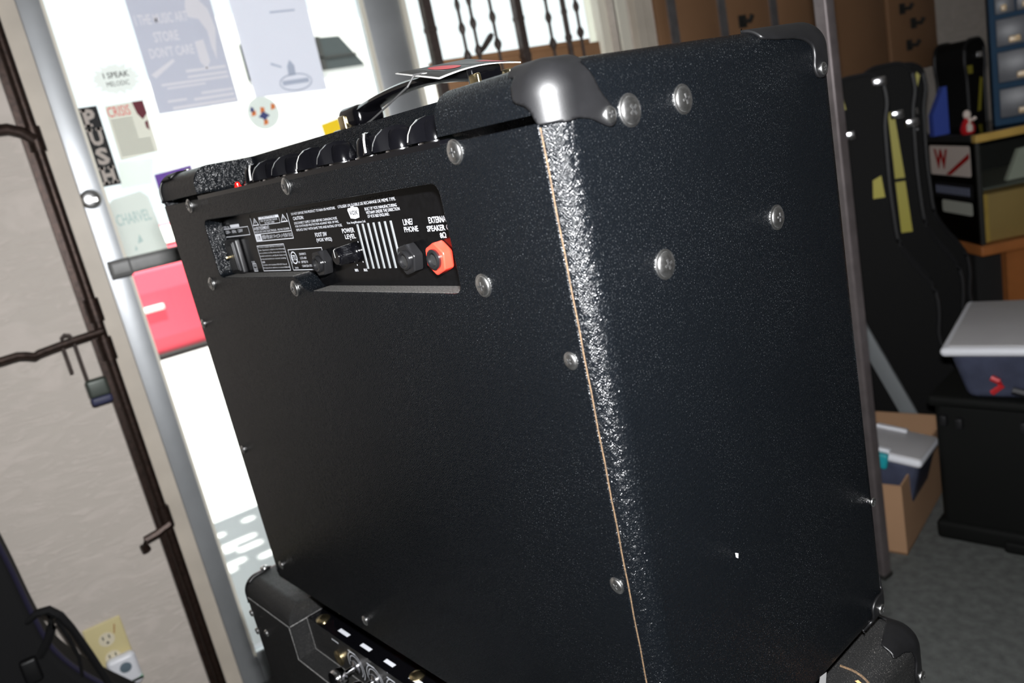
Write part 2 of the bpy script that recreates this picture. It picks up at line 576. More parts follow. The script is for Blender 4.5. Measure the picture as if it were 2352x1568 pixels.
# ================================================================== THE ROOM
XW = -1.612          # inner face of the wall with the door
Y = Vector((0, 1, 0)); Z = Vector((0, 0, 1)); X = Vector((1, 0, 0))
b = MB(); b.box((XW - 0.14, -3, -0.1), (3.0, 4.5, 0)); struct(b.build('floor', 'carpet'))
b = MB(); b.box((-1.74, -3, 2.75), (3.0, 4.5, 2.9)); struct(b.build('ceiling', 'ceiling_white'))
b = MB(); b.box((XW - 0.14, 4.5, -0.1), (3.14, 4.6, 2.9)); struct(b.build('wall_back', 'plaster_grey'))
b = MB(); b.box((3.0, -3, -0.1), (3.14, 4.5, 2.9)); struct(b.build('wall_right', 'plaster_grey'))
b = MB(); b.box((XW - 0.14, -3.1, -0.1), (3.14, -3, 2.9)); struct(b.build('wall_front', 'plaster_grey'))
# wall with the door and the window
b = MB()
b.box((XW - 0.14, -3, 0), (XW, -0.100, 2.75))
b.box((XW - 0.14, -0.100, 2.14), (XW, 1.50, 2.75))
b.box((XW - 0.14, 0.804, 0), (XW, 1.50, 0.72))
b.box((XW - 0.14, 1.50, 0), (XW, 4.5, 2.75))
wall_left = struct(b.build('wall_left', 'plaster', smooth=0))

# brown wall panels between satin steel standards, right of the window
edges = [1.640, 1.712, 1.937, 2.190, 2.52, 2.85, 3.195]
for y0, y1 in zip(edges, edges[1:]):
    b = MB(); b.rbox((XW, y0 + 0.010, 1.12), (XW + 0.016, y1 - 0.010, 2.55), 0.003, 1)
    b.build('wall_panel', 'board_brown', wall_left)
for y in edges[1:4]:
    b = MB(); b.box((XW, y - 0.017, 1.02), (XW + 0.022, y + 0.017, 2.6))
    b.build('shelf_standard', 'steel_satin', wall_left)
for (y, z) in [(2.03, 1.405), (2.95, 1.36), (3.02, 1.30), (2.06, 1.55), (2.98, 1.22)]:
    b = MB(); b.tube([(XW + 0.016, y, z), (XW + 0.05, y, z - 0.004), (XW + 0.06, y, z + 0.012)], 0.008, 6)
    b.box((XW + 0.015, y - 0.018, z - 0.02), (XW + 0.02, y + 0.018, z + 0.02))
    b.build('wall_hook', 'hook_dark', wall_left)

# door surround
b = MB()
b.box((XW - 0.14, -0.100, 0), (XW + 0.012, -0.066, 2.14))
b.box((XW, -0.112, 0), (XW + 0.020, -0.098, 2.16))
b.box((XW - 0.14, -0.066, 2.09), (XW + 0.012, 0.86, 2.14))
struct(b.build('trim_1', 'frame_beige', smooth=0))
b = MB()
b.box((XW - 0.14, 0.793, 0), (XW + 0.001, 0.804, 2.09))
b.box((XW - 0.14, 0.804, 0.72), (XW + 0.004, 1.50, 0.76))
b.box((XW - 0.10, 1.470, 0.76), (XW - 0.04, 1.505, 2.14))
b.box((XW - 0.005, 1.500, 0.0), (XW + 0.010, 1.535, 2.55))
struct(b.build('trim_2', 'frame_cream', smooth=0))
b = MB(); b.box((XW, 1.552, 0), (XW + 0.03, 1.585, 2.6)); b.box((XW, 1.600, 0), (XW + 0.02, 1.625, 2.6))
struct(b.build('trim_3', 'frame_beige', smooth=0))

# glazed door
XD = XW - 0.006
door = struct(bpy.data.objects.new('door_1', None)); COL.objects.link(door)
for nm, y0, y1, z0, z1 in (('stile', -0.064, -0.014, 0.01, 2.08), ('stile', 0.690, 0.790, 0.01, 2.08),
                           ('rail', -0.014, 0.690, 0.01, 0.095), ('rail', -0.014, 0.690, 1.98, 2.08)):
    b = MB(); b.rbox((XD - 0.045, y0, z0), (XD, y1, z1), 0.003, 1); b.build(nm, 'frame_white', door)
b = MB(); b.box((XD - 0.0065, -0.020, 0.09), (XD + 0.002, -0.0138, 1.985)); b.box((XD - 0.0065, 0.680, 0.09), (XD + 0.002, 0.6902, 1.985))
b.build('glazing_bead', 'frame_cream', door, smooth=0)
b = MB(); b.box((XD - 0.012, -0.0138, 0.096), (XD - 0.007, 0.6895, 1.979)); b.build('glass_pane', 'pane_glass', door, smooth=0)
pb = MB(); pb.rbox((XD + 0.03, -0.060, 1.084), (XD + 0.065, 0.785, 1.118), 0.008, 3)
pbo = pb.build('push_bar', 'bar_grey', door)
b = MB(); b.frame(-0.062, 1.082, -0.018, 1.120, 0.004, (XD + 0.0655, 0, 0), Y, Z, 0.0005); b.build('end_cap', 'bar_dark', pbo, smooth=0)
for y in (-0.035, 0.76):
    b = MB(); b.cyl((XD, y, 1.101), (XD + 0.034, y, 1.101), 0.009); b.build('bracket', 'bar_dark', pbo)
b = MB(); b.lathe([(0.021, 0), (0.021, 0.004), (0.017, 0.010), (0.012, 0.012), (0, 0.012)], (XD, -0.046, 1.253), X, 22)
b.box((XD + 0.010, -0.048, 1.246), (XD + 0.026, -0.036, 1.254))
b.build('lock_cylinder', 'nickel', door)

# window pane
win = MB(); win.box((XW - 0.075, 0.804, 0.76), (XW - 0.069, 1.475, 2.14)); win = struct(win.build('window_1', 'pane_glass', smooth=0))
# wooden board standing behind the bars at the foot of the window
b = MB(); b.rbox((XW - 0.058, 0.868, 0.762), (XW - 0.030, 1.445, 1.418), 0.004, 1)
b.rbox((XW - 0.06, 0.862, 1.414), (XW - 0.026, 1.405, 1.430), 0.003, 1)
tag(b.build('wooden_board', 'wood_sill'), 'brown wooden board standing behind the window bars', 'board')
# wrought iron grille
gr = thing('security_grille', 'dark wrought iron security grille in front of the bright window', 'grille', (XW - 0.012, 0.87, 0.762))


def loc(pts, o):
    return [Vector(p) - Vector(o) for p in pts]


go = Vector((XW - 0.012, 0.87, 0.762))
for y, wd in ((0.866, 0.024), (1.152, 0.021)):
    b = MB(); b.box(Vector((XW - 0.024, y - wd / 2, 0.762)) - go, Vector((XW - 0.001, y + wd / 2, 2.12)) - go)
    for z in (1.40, 1.50, 1.62): b.rbox(Vector((XW - 0.026, y - wd / 2 - 0.003, z)) - go, Vector((XW, y + wd / 2 + 0.003, z + 0.014)) - go, 0.003, 1)
    b.build('post', 'iron_dark', gr, smooth=0)
for i, (y, zb) in enumerate(((0.962, 1.415), (1.000, 1.400), (1.066, 1.418), (1.255, 1.418), (1.315, 1.38), (1.362, 1.425))):
    b = MB(); wdt = 0.0045 if i != 4 else 0.008
    b.cyl(Vector((XW - 0.012, y, 0.80)) - go, Vector((XW - 0.012, y, 2.12)) - go, wdt, n=8)
    for z, r in ((1.428, 0.011), (1.50, 0.0095), (1.56, 0.0075), (1.64, 0.009)):
        b.lathe([(0.004, -0.018), (r, -0.004), (r, 0.004), (0.004, 0.018)], Vector((XW - 0.012, y, z + 0.01 * (i % 3))) - go, Z, 8)
    b.build('bar', 'iron_dark', gr)
b = MB(); b.tube(loc([(XW - 0.012, 1.000, 1.432), (XW - 0.012, 1.02, 1.445), (XW - 0.012, 1.045, 1.468), (XW - 0.005, 1.050, 1.476)], go), [0.007, 0.008, 0.009, 0.006], 8)
b.build('scroll', 'iron_dark', gr)
for z in (2.06, 0.80):
    b = MB(); b.box(Vector((XW - 0.02, 0.86, z)) - go, Vector((XW - 0.004, 1.46, z + 0.025)) - go); b.build('cross_rail', 'iron_dark', gr, smooth=0)

# bronze gate post with arms left of the door
gp = thing('gate_post', 'tall bronze brown metal gate post with arms beside the door', 'post', (XW + 0.062, -0.121, 0))
g0 = Vector((XW + 0.04, -0.118, 0))
b = MB(); b.cyl((0, 0.006, 0.0), (0, 0.006, 2.6), 0.0105, n=14); b.build('rod', 'bronze', gp)
b = MB(); b.box((-0.040, -0.016, 0.0), (-0.012, 0.004, 2.6)); b.build('channel', 'bronze', gp, smooth=0)
for z in (1.03, 0.945, 1.385, 0.545):
    b = MB(); b.lathe([(0.0150, 0), (0.0150, 0.048)], (0, 0.006, z - 0.024), Z, 14); b.box((-0.03, -0.004, z - 0.02), (0.0, 0.02, z + 0.02))
    b.build('hinge_barrel', 'bronze', gp)
b = MB(); b.tube([(0.012, 0.004, 1.382), (0.012, -0.015, 1.402), (0.012, -0.035, 1.411), (0.012, -0.10, 1.414), (0.012, -0.25, 1.414)], 0.0105, 10); b.build('arm', 'bronze', gp)
b = MB(); b.tube([(0.014, 0.008, 0.984), (0.014, -0.05, 0.981), (0.016, -0.115, 0.975), (0.018, -0.125, 0.972), (0.020, -0.138, 0.978), (0.020, -0.152, 0.982), (0.022, -0.30, 0.978)], 0.0085, 10); b.build('arm', 'bronze', gp)
b = MB(); b.tube([(0.010, 0.012, 0.530), (0.012, -0.02, 0.520), (0.012, -0.045, 0.516), (0.012, -0.052, 0.506), (0.012, -0.050, 0.492)], 0.0095, 8); b.build('hook', 'bronze', gp)

# padlock hanging from the lower arm
pl = thing('padlock', 'grey padlock with a blue base hanging from the gate arm', 'padlock', (XW + 0.079, -0.157, 0.838))
b = MB(); b.rbox((-0.011, -0.021, 0.016), (0.011, 0.021, 0.056), 0.007, 3); pb_ = b.build('lock_body', 'lock_body', pl)
b = MB(); b.rbox((-0.0115, -0.021, 0.0), (0.0115, 0.021, 0.018), 0.006, 3); b.build('base_band', 'lock_blue', pl)
b = MB(); b.tube([(0, 0.0 - 0.014, 0.052), (0.0, -0.014, 0.146), (0, -0.018, 0.157), (0, -0.026, 0.160), (0, -0.033, 0.155), (0, -0.036, 0.146), (0, -0.036, 0.080)], 0.0036, 8); b.build('shackle', 'iron_dark', pl)

# wall outlet with a night-light plugged in
op = thing('wall_outlet', 'ivory wall outlet plate on the plaster wall beside the gate post', 'outlet', (XW, -0.304, 0.285))
b = MB(); b.rbox((0, -0.0395, -0.062), (0.006, 0.0395, 0.062), 0.004, 2); b.build('cover_plate', 'plate_ivory', op)
for dz in (0.021, -0.026):
    b = MB(); b.lathe([(0.0165, 0), (0.0165, 0.002), (0, 0.002)], (0.0058, 0.0, dz), X, 20); rc = b.build('receptacle', 'socket_white', op)
    b = MB()
    for dy in (-0.0065, 0.0065): b.box((0.0076, dy - 0.0013, dz + 0.001), (0.0082, dy + 0.0013, dz + 0.0095))
    b.lathe([(0.0028, 0), (0.0028, 0.0006)], (0.0076, 0, dz - 0.008), X, 10)
    b.build('slot', 'slot_dark', rc)
b = MB(); b.tube([(0.0066, 0.024, 0.048), (0.0066, 0.018, 0.028)], 0.0012, 6); b.build('crack', 'wood_brown', op)
nl = thing('night_light', 'white plug-in device with a grey button in the ivory outlet', 'night light', (XW + 0.008, -0.292, 0.230))
b = MB(); b.rbox((0, -0.031, -0.048), (0.026, 0.031, 0.034), 0.012, 4); b.build('housing', 'plug_white', nl)
b = MB(); b.lathe([(0.0125, 0), (0.0125, 0.001), (0.009, 0.002), (0, 0.002)], (0.0255, 0.004, 0.006), X, 22); b.build('button', 'plug_grey', nl)
b = MB(); b.rect(-0.0305, -0.036, 0.0305, -0.030, (0.0262, 0, 0), Y, Z); b.box((0.004, -0.0312, -0.036), (0.0262, 0.0312, -0.030)); b.build('stripe', 'plug_green', nl, smooth=0)

# ------------------------------------------------------------------ papers and stickers on the door glass
XG = XD - 0.0068
G = Vector((XG, 0, 0))


def glassthing(name, label, cat, group=None):
    return thing(name, label, cat, (XG, 0, 0), group=group)


t = glassthing('flyer', 'tall lilac grey flyer with pale lettering taped on the door glass', 'flyer')
O0 = Vector((0, 0, 0))
b = MB(); b.prism([(0.143, 1.404), (0.322, 1.404), (0.322, 1.72), (0.143, 1.72)], O0, Y, Z, 0.0006); b.build('sheet', 'poster_lilac', t, smooth=0)
b = MB()
b.text('I THE MUSIC ART', 0.150, 1.590, 0.262, 1.612, O0, Y, Z, 0.001, 0.02)
b.text('STORE', 0.178, 1.552, 0.232, 1.574, O0, Y, Z, 0.001, 0.02)
b.text("DON'T CARE", 0.160, 1.520, 0.256, 1.542, O0, Y, Z, 0.001, 0.02)
for z, y0, y1, h in ((1.482, 0.225, 0.315, 0.006), (1.470, 0.225, 0.315, 0.005), (1.460, 0.165, 0.315, 0.005), (1.452, 0.175, 0.26, 0.004), (1.432, 0.245, 0.317, 0.005), (1.424, 0.168, 0.21, 0.005), (1.420, 0.225, 0.317, 0.006), (1.408, 0.175, 0.318, 0.006)):
    b.rect(y0, z, y1, z + h, O0, Y, Z, 0.001)
b.sheet([(0.262, 1.62), (0.276, 1.66), (0.290, 1.64), (0.310, 1.612), (0.316, 1.57), (0.306, 1.53), (0.300, 1.50), (0.296, 1.53), (0.296, 1.565), (0.284, 1.592), (0.262, 1.598)], O0, Y, Z, 0.001)
b.sheet([(0.262, 1.545), (0.282, 1.548), (0.284, 1.50), (0.272, 1.484), (0.262, 1.50)], O0, Y, Z, 0.001)
b.sheet([(0.150, 1.487), (0.205, 1.515), (0.208, 1.509), (0.158, 1.478)], O0, Y, Z, 0.001)
b.build('lettering', 'poster_print', t, smooth=0)

t = glassthing('white_notice', 'pale white notice sheet on the door glass right of the lilac flyer', 'notice')
b = MB(); b.prism([(0.364, 1.407), (0.543, 1.400), (0.546, 1.72), (0.362, 1.72)], O0, Y, Z, 0.0006); b.build('sheet', 'poster_pale', t, smooth=0)
b = MB()
b.tube([(0.0012, 0.470 + 0.040 * math.cos(a), 1.428 + 0.019 * math.sin(a)) for a in [i * math.pi / 10 for i in range(20)]], 0.0012, 4, True)
b.build('emblem_ring', 'poster_mark', t, smooth=0); b = MB()
b.rect(0.437, 1.424, 0.503, 1.434, O0, Y, Z, 0.001); b.build('emblem_band', 'poster_mark', t, smooth=0); b = MB()
b.sheet([(0.456, 1.444), (0.474, 1.444), (0.476, 1.466), (0.467, 1.480), (0.458, 1.466)], O0, Y, Z, 0.001)
b.build('emblem_figure', 'poster_mark', t, smooth=0); b = MB(); b.sheet([(0.420, 1.474), (0.444, 1.464), (0.444, 1.468), (0.421, 1.479)], O0, Y, Z, 0.001); b.build('small_mark', 'poster_mark', t, smooth=0); b = MB()
b.rect(0.450, 1.588, 0.512, 1.592, O0, Y, Z, 0.001)
b.build('heading', 'poster_mark', t, smooth=0)

t = glassthing('push_sign', 'black PUSH sign with cream letters at the door glass edge', 'sign')
b = MB(); b.prism([(-0.015, 1.273), (0.023, 1.273), (0.023, 1.440), (-0.015, 1.440)], O0, Y, Z, 0.001); b.build('plate', 'push_black', t, smooth=0)
b = MB()
for i, ch in enumerate('PUSH'):
    z1 = 1.436 - i * 0.0408; z0 = z1 - 0.0365
    y0, y1 = -0.0115, 0.0195
    b.text(ch, y0 + 0.003, z0, y1 - (0.005 if ch == 'P' else 0.003), z1, O0, Y, Z, 0.0014, 0.045)
    s_ = 0.0055
    if ch == 'P': feet = [(y0, z0, 0.016), (y0, z1 - s_, 0.010)]
    elif ch == 'U': feet = [(y0, z1 - s_, 0.012), (y1 - 0.012, z1 - s_, 0.012)]
    elif ch == 'H': feet = [(y0, z0, 0.013), (y1 - 0.013, z0, 0.013), (y0, z1 - s_, 0.013), (y1 - 0.013, z1 - s_, 0.013)]
    else: feet = []
    for fy, fz, fw in feet: b.rect(fy, fz, fy + fw, fz + s_, O0, Y, Z, 0.0014)
b.build('lettering', 'push_letter', t, smooth=0)

t = glassthing('starburst_sticker', 'white starburst sticker with small dark lettering above the PUSH sign', 'sticker')
pts = []
for i in range(36):
    a = 2 * math.pi * i / 36
    k = 1.0 if i % 2 == 0 else 0.82
    k *= 1 + 0.08 * math.sin(i * 2.3)
    pts.append((0.078 + 0.050 * k * math.cos(a), 1.488 + 0.033 * k * math.sin(a)))
b = MB()
cx, cz = 0.078, 1.488
b.add([(0.0006, p[0], p[1]) for p in pts] + [(0.0006, cx, cz)], [(i, (i + 1) % 36, 36) for i in range(36)]); b.build('film', 'burst_white', t, smooth=0)
b = MB(); b.text('I SPEAK', 0.054, 1.491, 0.106, 1.503, O0, Y, Z, 0.001, 0.01); b.build('heading', 'ink_black', t, smooth=0); b = MB(); b.text('MELODIC', 0.056, 1.474, 0.102, 1.484, O0, Y, Z, 0.001); b.build('lettering', 'ink_black', t, smooth=0)

t = glassthing('small_flyer', 'small cream flyer with red heading beside the PUSH sign', 'flyer')
b = MB(); b.prism([(0.037, 1.321), (0.118, 1.327), (0.118, 1.438), (0.038, 1.436)], O0, Y, Z, 0.0006); b.build('sheet', 'flyer_cream', t, smooth=0)
b = MB(); b.text('CRISIS', 0.040, 1.412, 0.086, 1.433, O0, Y, Z, 0.001, 0.0); b.build('heading', 'flyer_red', t, smooth=0)
b = MB(); b.sheet([(0.094, 1.437), (0.117, 1.437), (0.118, 1.41), (0.106, 1.398), (0.098, 1.412)], O0, Y, Z, 0.001); b.sheet([(0.108, 1.392), (0.115, 1.395), (0.113, 1.374), (0.108, 1.380)], O0, Y, Z, 0.001); b.build('picture', 'flyer_maroon', t, smooth=0)
b = MB()
for i in range(15): b.rect(0.042, 1.330 + i * 0.0053, 0.086 + 0.024 * (i < 6), 1.3315 + i * 0.0053, O0, Y, Z, 0.001)
b.build('lines', 'flyer_line', t, smooth=0)

t = glassthing('round_sticker', 'round white sticker with red and navy marks on the door glass', 'sticker')
b = MB(); b.lathe([(0.0375, 0.0003), (0.0375, 0.0008), (0, 0.0008)], (0, 0.372, 1.370), X, 32); b.build('film', 'burst_white', t)
b = MB()
for (y, z) in ((0.349, 1.372), (0.371, 1.376), (0.398, 1.380), (0.372, 1.348)):
    b.sheet([(y - 0.006, z - 0.006), (y + 0.005, z - 0.004), (y + 0.006, z + 0.006), (y - 0.003, z + 0.008)], O0, Y, Z, 0.0012)
b.build('marks', 'ink_orange', t, smooth=0)
b = MB(); b.sheet([(0.358, 1.362), (0.366, 1.358), (0.372, 1.352), (0.378, 1.359), (0.386, 1.362), (0.380, 1.367), (0.372, 1.374), (0.365, 1.368)], O0, Y, Z, 0.0014)
b.sheet([(0.342, 1.378), (0.350, 1.374), (0.352, 1.384), (0.346, 1.388)], O0, Y, Z, 0.0014); b.build('badge', 'ink_navy', t, smooth=0)

t = glassthing('taped_paper', 'curled pale paper sheet with faint teal lettering above the push bar', 'paper')
b = MB(); b.prism([(-0.026, 1.116), (0.076, 1.116), (0.068, 1.235), (0.056, 1.250), (-0.004, 1.243), (-0.024, 1.228)], O0, Y, Z, 0.0008); b.build('sheet', 'paper_mint', t, smooth=0)
b = MB(); b.text('CHARVEL', -0.010, 1.185, 0.062, 1.210, O0, Y, Z, 0.0012, 0.01); b.build('lettering', 'ink_teal', t, smooth=0)
for tri_ in ([(0.018, 1.140), (0.030, 1.143), (0.026, 1.160)], [(0.008, 1.126), (0.014, 1.128), (0.012, 1.138)]):
    b = MB(); b.sheet(tri_, O0, Y, Z, 0.0012); b.build('teal_mark', 'ink_teal', t, smooth=0)
b = MB(); b.prism([(0.020, 1.262), (0.085, 1.262), (0.100, 1.312), (0.030, 1.318)], Vector((XG, 0, 0)), Y, Z, 0.0006)
tag(b.build('mint_film', 'film_mint', smooth=0), 'faint mint green film under the small cream flyer', 'film')
b = MB(); b.prism([(0.094, 1.245), (0.176, 1.245), (0.176, 1.284), (0.094, 1.278)], Vector((XG, 0, 0)), Y, Z, 0.0006)
tag(b.build('purple_card', 'film_purple', smooth=0), 'purple card on the door glass behind the amp corner', 'card')
b = MB(); b.prism([(0.508, 1.285), (0.557, 1.292), (0.552, 1.328), (0.505, 1.320)], Vector((XG, 0, 0)), Y, Z, 0.0006)
tag(b.build('yellow_sticker', 'film_yellow', smooth=0), 'yellow sticker on the door glass behind the amp handle', 'sticker')

# ------------------------------------------------------------------ outside
b = MB(); b.box((-40, -25, -0.2), (XW - 0.14, 25, -0.1)); struct(b.build('ground', 'concrete', smooth=0))
# unseen eave over the door, holes added to let sun specks through
b = MB()
NX, NY, c0 = 14, 52, 0.045
holes = set()
rr = random.Random(5)
for _ in range(46):
    hx, hy, hs = rr.randrange(1, NX - 1), rr.randrange(2, NY - 2), rr.choice((1, 1, 2))
    for i in range(hs):
        for j in range(rr.choice((1, 2))): holes.add((min(hx + i, NX - 2), min(hy + j, NY - 2)))
for i in range(NX):
    for j in range(NY):
        if (i, j) not in holes:
            b.box((-1.742 - (i + 1) * c0, -0.9 + j * c0, 2.74), (-1.742 - i * c0, -0.9 + (j + 1) * c0, 2.76))
struct(b.build('dapple_eave', 'roof_grey', smooth=0))

# white van
van = thing('white_van', 'white van with a dark side window parked outside the door', 'van', (-5.6, 1.2, -0.1))
b = MB()
prof = [(-0.15, 0.35), (2.2, 0.35), (2.45, 0.55), (2.45, 1.05), (2.3, 1.20), (1.72, 1.38), (0.95, 2.18), (0.70, 2.28), (-0.05, 2.30), (-0.15, 2.1)]
b.prism([(p[0], p[1]) for p in prof], (-0.95, 0, 0), Y, Z, 1.9); b.build('body', 'car_white', van, smooth=0)
b = MB(); b.prism([(0.10, 1.92), (0.86, 1.92), (0.73, 2.11), (0.10, 2.13)], (0.945, 0, 0), Y, Z, 0.012); wn_ = b.build('window', 'car_glass', van, smooth=0)
b = MB(); b.box((0.956, 0.56, 1.92), (0.962, 0.60, 2.12)); b.box((0.956, 0.10, 1.99), (0.962, 0.82, 2.0)); b.build('window_bar', 'car_dark', wn_, smooth=0)
for y in (0.35, 1.75):
    b = MB(); b.lathe([(0.34, 0), (0.36, 0.04), (0.36, 0.2), (0.2, 0.22), (0, 0.22)], (0.76, y, 0.36), X, 24); b.build('wheel', 'car_dark', van)
# red car
car = thing('red_car', 'red car facing the door in the sun', 'car', (-9.6, 0.85, -0.1))
b = MB()
prof = [(-2.1, 0.04), (2.08, 0.04), (2.12, 0.20), (2.12, 0.62), (2.08, 0.80), (1.85, 0.92), (0.95, 0.94), (0.2, 1.12), (-1.0, 1.13), (-1.8, 0.95), (-2.12, 0.7)]
b.prism([(p[0], p[1]) for p in prof], (0, 0.88, 0), X, Z, 1.76); b.build('body', 'car_red', car, smooth=0)
b = MB(); b.add([(0.91, -0.78, 0.950), (0.91, 0.78, 0.950), (0.26, 0.70, 1.105), (0.26, -0.70, 1.105)], [(0, 1, 2, 3)], Matrix.Translation((0.03, 0, 0.02))); b.build('windshield', 'car_pale', car, smooth=0)  # pale colour paints the sky reflected in the glass
for y in (-0.66, 0.62):
    b = MB(); b.rbox((2.06, y - 0.16, 0.60), (2.14, y + 0.16, 0.74), 0.03, 2); b.build('headlight', 'car_pale', car)
b = MB(); b.rbox((2.08, -0.30, 0.45), (2.15, 0.03, 0.50), 0.01, 1); b.build('number_plate', 'car_pale', car)
b = MB(); b.box((2.05, -0.8, 0.03), (2.125, 0.8, 0.06)); b.build('bumper_strip', 'car_dark', car, smooth=0)
for y in (-0.8, 0.62):
    for x in (-1.35, 1.3):
        b = MB(); b.lathe([(0.28, 0), (0.31, 0.02), (0.31, 0.17), (0.18, 0.18), (0, 0.18)], (x, y, 0.31), Y, 20); b.build('wheel', 'car_dark', car)

# ================================================================== UPPER AMPLIFIER
RZ = math.radians(8)
ZB = 0.737
W, D, H = 0.6273, 0.2957, 0.497
amp = thing('guitar_amplifier', 'black vinyl guitar combo amplifier seen from behind, stacked on top', 'amplifier', (0, 0, ZB), RZ)
r_ = 0.018
b = MB(); b.rbox((-W, 0, 0), (0, D, H), r_, 6); shell = b.build('cabinet_shell', 'tolex', amp)
cut1 = MB(); cut1.rbox((-0.512, -0.06, 0.4685), (-0.099, 0.066, 0.60), 0.006, 3); cut1 = cut1.build('c1', 'tolex', amp)
cut2 = MB(); cut2.box((-W + 0.0105, -0.05, 0.006), (-0.0105, 0.0185, 0.4712)); cut2 = cut2.build('c2', 'tolex', amp)
bpy.context.view_layer.update()
boolean(shell, [cut1, cut2])

# back panel with the stepped opening
BP = [(-0.515, 0.3855), (-0.342, 0.3855), (-0.330, 0.3725), (-0.111, 0.3725), (-0.111, 0.4445), (-0.515, 0.4445)]


def roundpoly(poly, r, k=4):
    out = []
    n = len(poly)
    for i in range(n):
        p = Vector(poly[i]); a = Vector(poly[i - 1]) - p; c = Vector(poly[(i + 1) % n]) - p
        la, lc = a.length, c.length
        a.normalize(); c.normalize()
        d = min(r, la * 0.45, lc * 0.45)
        p0 = p + a * d; p1 = p + c * d
        for j in range(k + 1):
            t_ = j / k
            q = p0 * (1 - t_) ** 2 + p * 2 * t_ * (1 - t_) + p1 * t_ ** 2
            out.append((q.x, q.y))
    return out


b = MB(); b.rbox((-W + 0.0110, 0.0, 0.0068), (-0.0110, 0.0182, 0.4664), 0.0012, 2); back = b.build('back_panel', 'tolex', amp)
cut = MB(); cut.prism(roundpoly(BP, 0.009), (0, 0.05, 0), X, Z, 0.1); cut = cut.build('c3', 'tolex', amp)
bpy.context.view_layer.update()
boolean(back, [cut])
bv = back.modifiers.new('bev', 'BEVEL'); bv.width = 0.0013; bv.segments = 3; bv.limit_method = 'ANGLE'; bv.angle_limit = 0.9
back.modifiers.move(1, 0)
# pale seam where the covering meets
b = MB()
sp = []
for i in range(41):
    z = 0.008 + i * (0.456 / 40)
    sp.append((-0.01065 + 0.0002 * math.sin(i * 1.7), 0.0010, z))
b.tube(sp, 0.00045, 6); b.build('seam', 'seam_tan', amp)
# feet
for x in (-W + 0.06, -0.06):
    for y in (0.05, D - 0.05):
        b = MB(); b.lathe([(0.016, -0.0115), (0.019, 0.001)], (x, y, 0), Z, 18); b.build('foot', 'felt_black', amp)


def screw(parent, pos, ax, r=0.0066, washer=True, spin=0.4, name='screw'):
    """domed cross-head screw; ax is the outward normal"""
    ax = Vector(ax).normalized()
    b = MB()
    if washer:
        b.lathe([(r * 1.15, 0), (r * 1.15, r * 0.06), (r * 1.02, r * 0.15), (r * 0.95, r * 0.15)], pos, ax, 28)
    pr = [(r * 0.98, 0)] + [(r * 0.98 * math.cos(a), r * 0.12 + r * 0.28 * math.sin(a)) for a in [i * math.pi / 2 / 6 for i in range(6)]] + [(0, r * 0.40)]
    b.lathe(pr, pos, ax, 28)
    t_ = Vector((0, 0, 1)) if abs(ax.z) < 0.9 else Vector((1, 0, 0))
    u = ax.cross(t_).normalized(); v = u.cross(ax)
    u, v = u * math.cos(spin) + v * math.sin(spin), v * math.cos(spin) - u * math.sin(spin)
    b.mi = 1
    P = Vector(pos) + ax * (r * 0.22)
    for d1, d2 in ((u, v), (v, u)):
        a, c = d1 * r * 0.40, d2 * r * 0.085
        h = ax * (r * 0.25)
        vs_ = [P - a - c, P + a - c, P + a + c, P - a + c]
        vs_ = vs_ + [p + h * (0.8 if i in (0, 1, 2, 3) else 1) for i, p in enumerate(vs_)]
        b.add(vs_, [(0, 3, 2, 1), (4, 5, 6, 7), (0, 1, 5, 4), (1, 2, 6, 5), (2, 3, 7, 6), (3, 0, 4, 7)])
    return b.build(name, ['nickel', 'slot_dark'], parent, smooth=0.7)


for (x, z, r) in ((-0.541, 0.4615, 0.0062), (-0.3155, 0.4612, 0.0062), (-0.0858, 0.4607, 0.0066), (-0.545, 0.3790, 0.0062), (-0.351, 0.3750, 0.0062), (-0.0864, 0.3783, 0.0066),
                  (-0.0212, 0.3337, 0.0048), (-0.0195, 0.1871, 0.0048), (-0.4025, 0.0217, 0.0048), (-0.597, 0.0279, 0.0048), (-0.6075, 0.3326, 0.0045), (-0.6055, 0.1785, 0.0045), (-0.20, 0.0217, 0.0048)):
    screw(back, (x, 0.0, z), (0, -1, 0), r, True, x * 37)
for (y, z, r) in ((0.0608, 0.4632, 0.0082), (0.1100, 0.4630, 0.0078), (0.1945, 0.3728, 0.0076), (0.0697, 0.3721, 0.0080)):
    screw(shell, (0, y, z), (1, 0, 0), r, True, y * 41)
screw(shell, (0, 0.285, 0.112), (1, 0, 0), 0.004, False, 0.2)
b = MB(); b.add([(0.0006, 0.0935, 0.166), (0.0012, 0.0958, 0.1645), (0.0010, 0.0952, 0.1612), (0.0005, 0.0938, 0.1625)], [(0, 1, 2, 3)]); b.build('paint_fleck', 'fleck', shell, smooth=0)
b = MB(); b.add([(0.0005, 0.168, 0.002), (0.0012, 0.180, 0.004), (0.0012, 0.183, 0.013), (0.0006, 0.174, 0.014)], [(0, 1, 2, 3)]); b.build('scuff', 'tag_grey', shell, smooth=0)


def inpoly(x, y, poly):
    c = False
    n = len(poly)
    for i in range(n):
        x0, y0 = poly[i]; x1, y1 = poly[i - 1]
        if (y0 > y) != (y1 > y) and x < (x1 - x0) * (y - y0) / (y1 - y0) + x0: c = not c
    return c


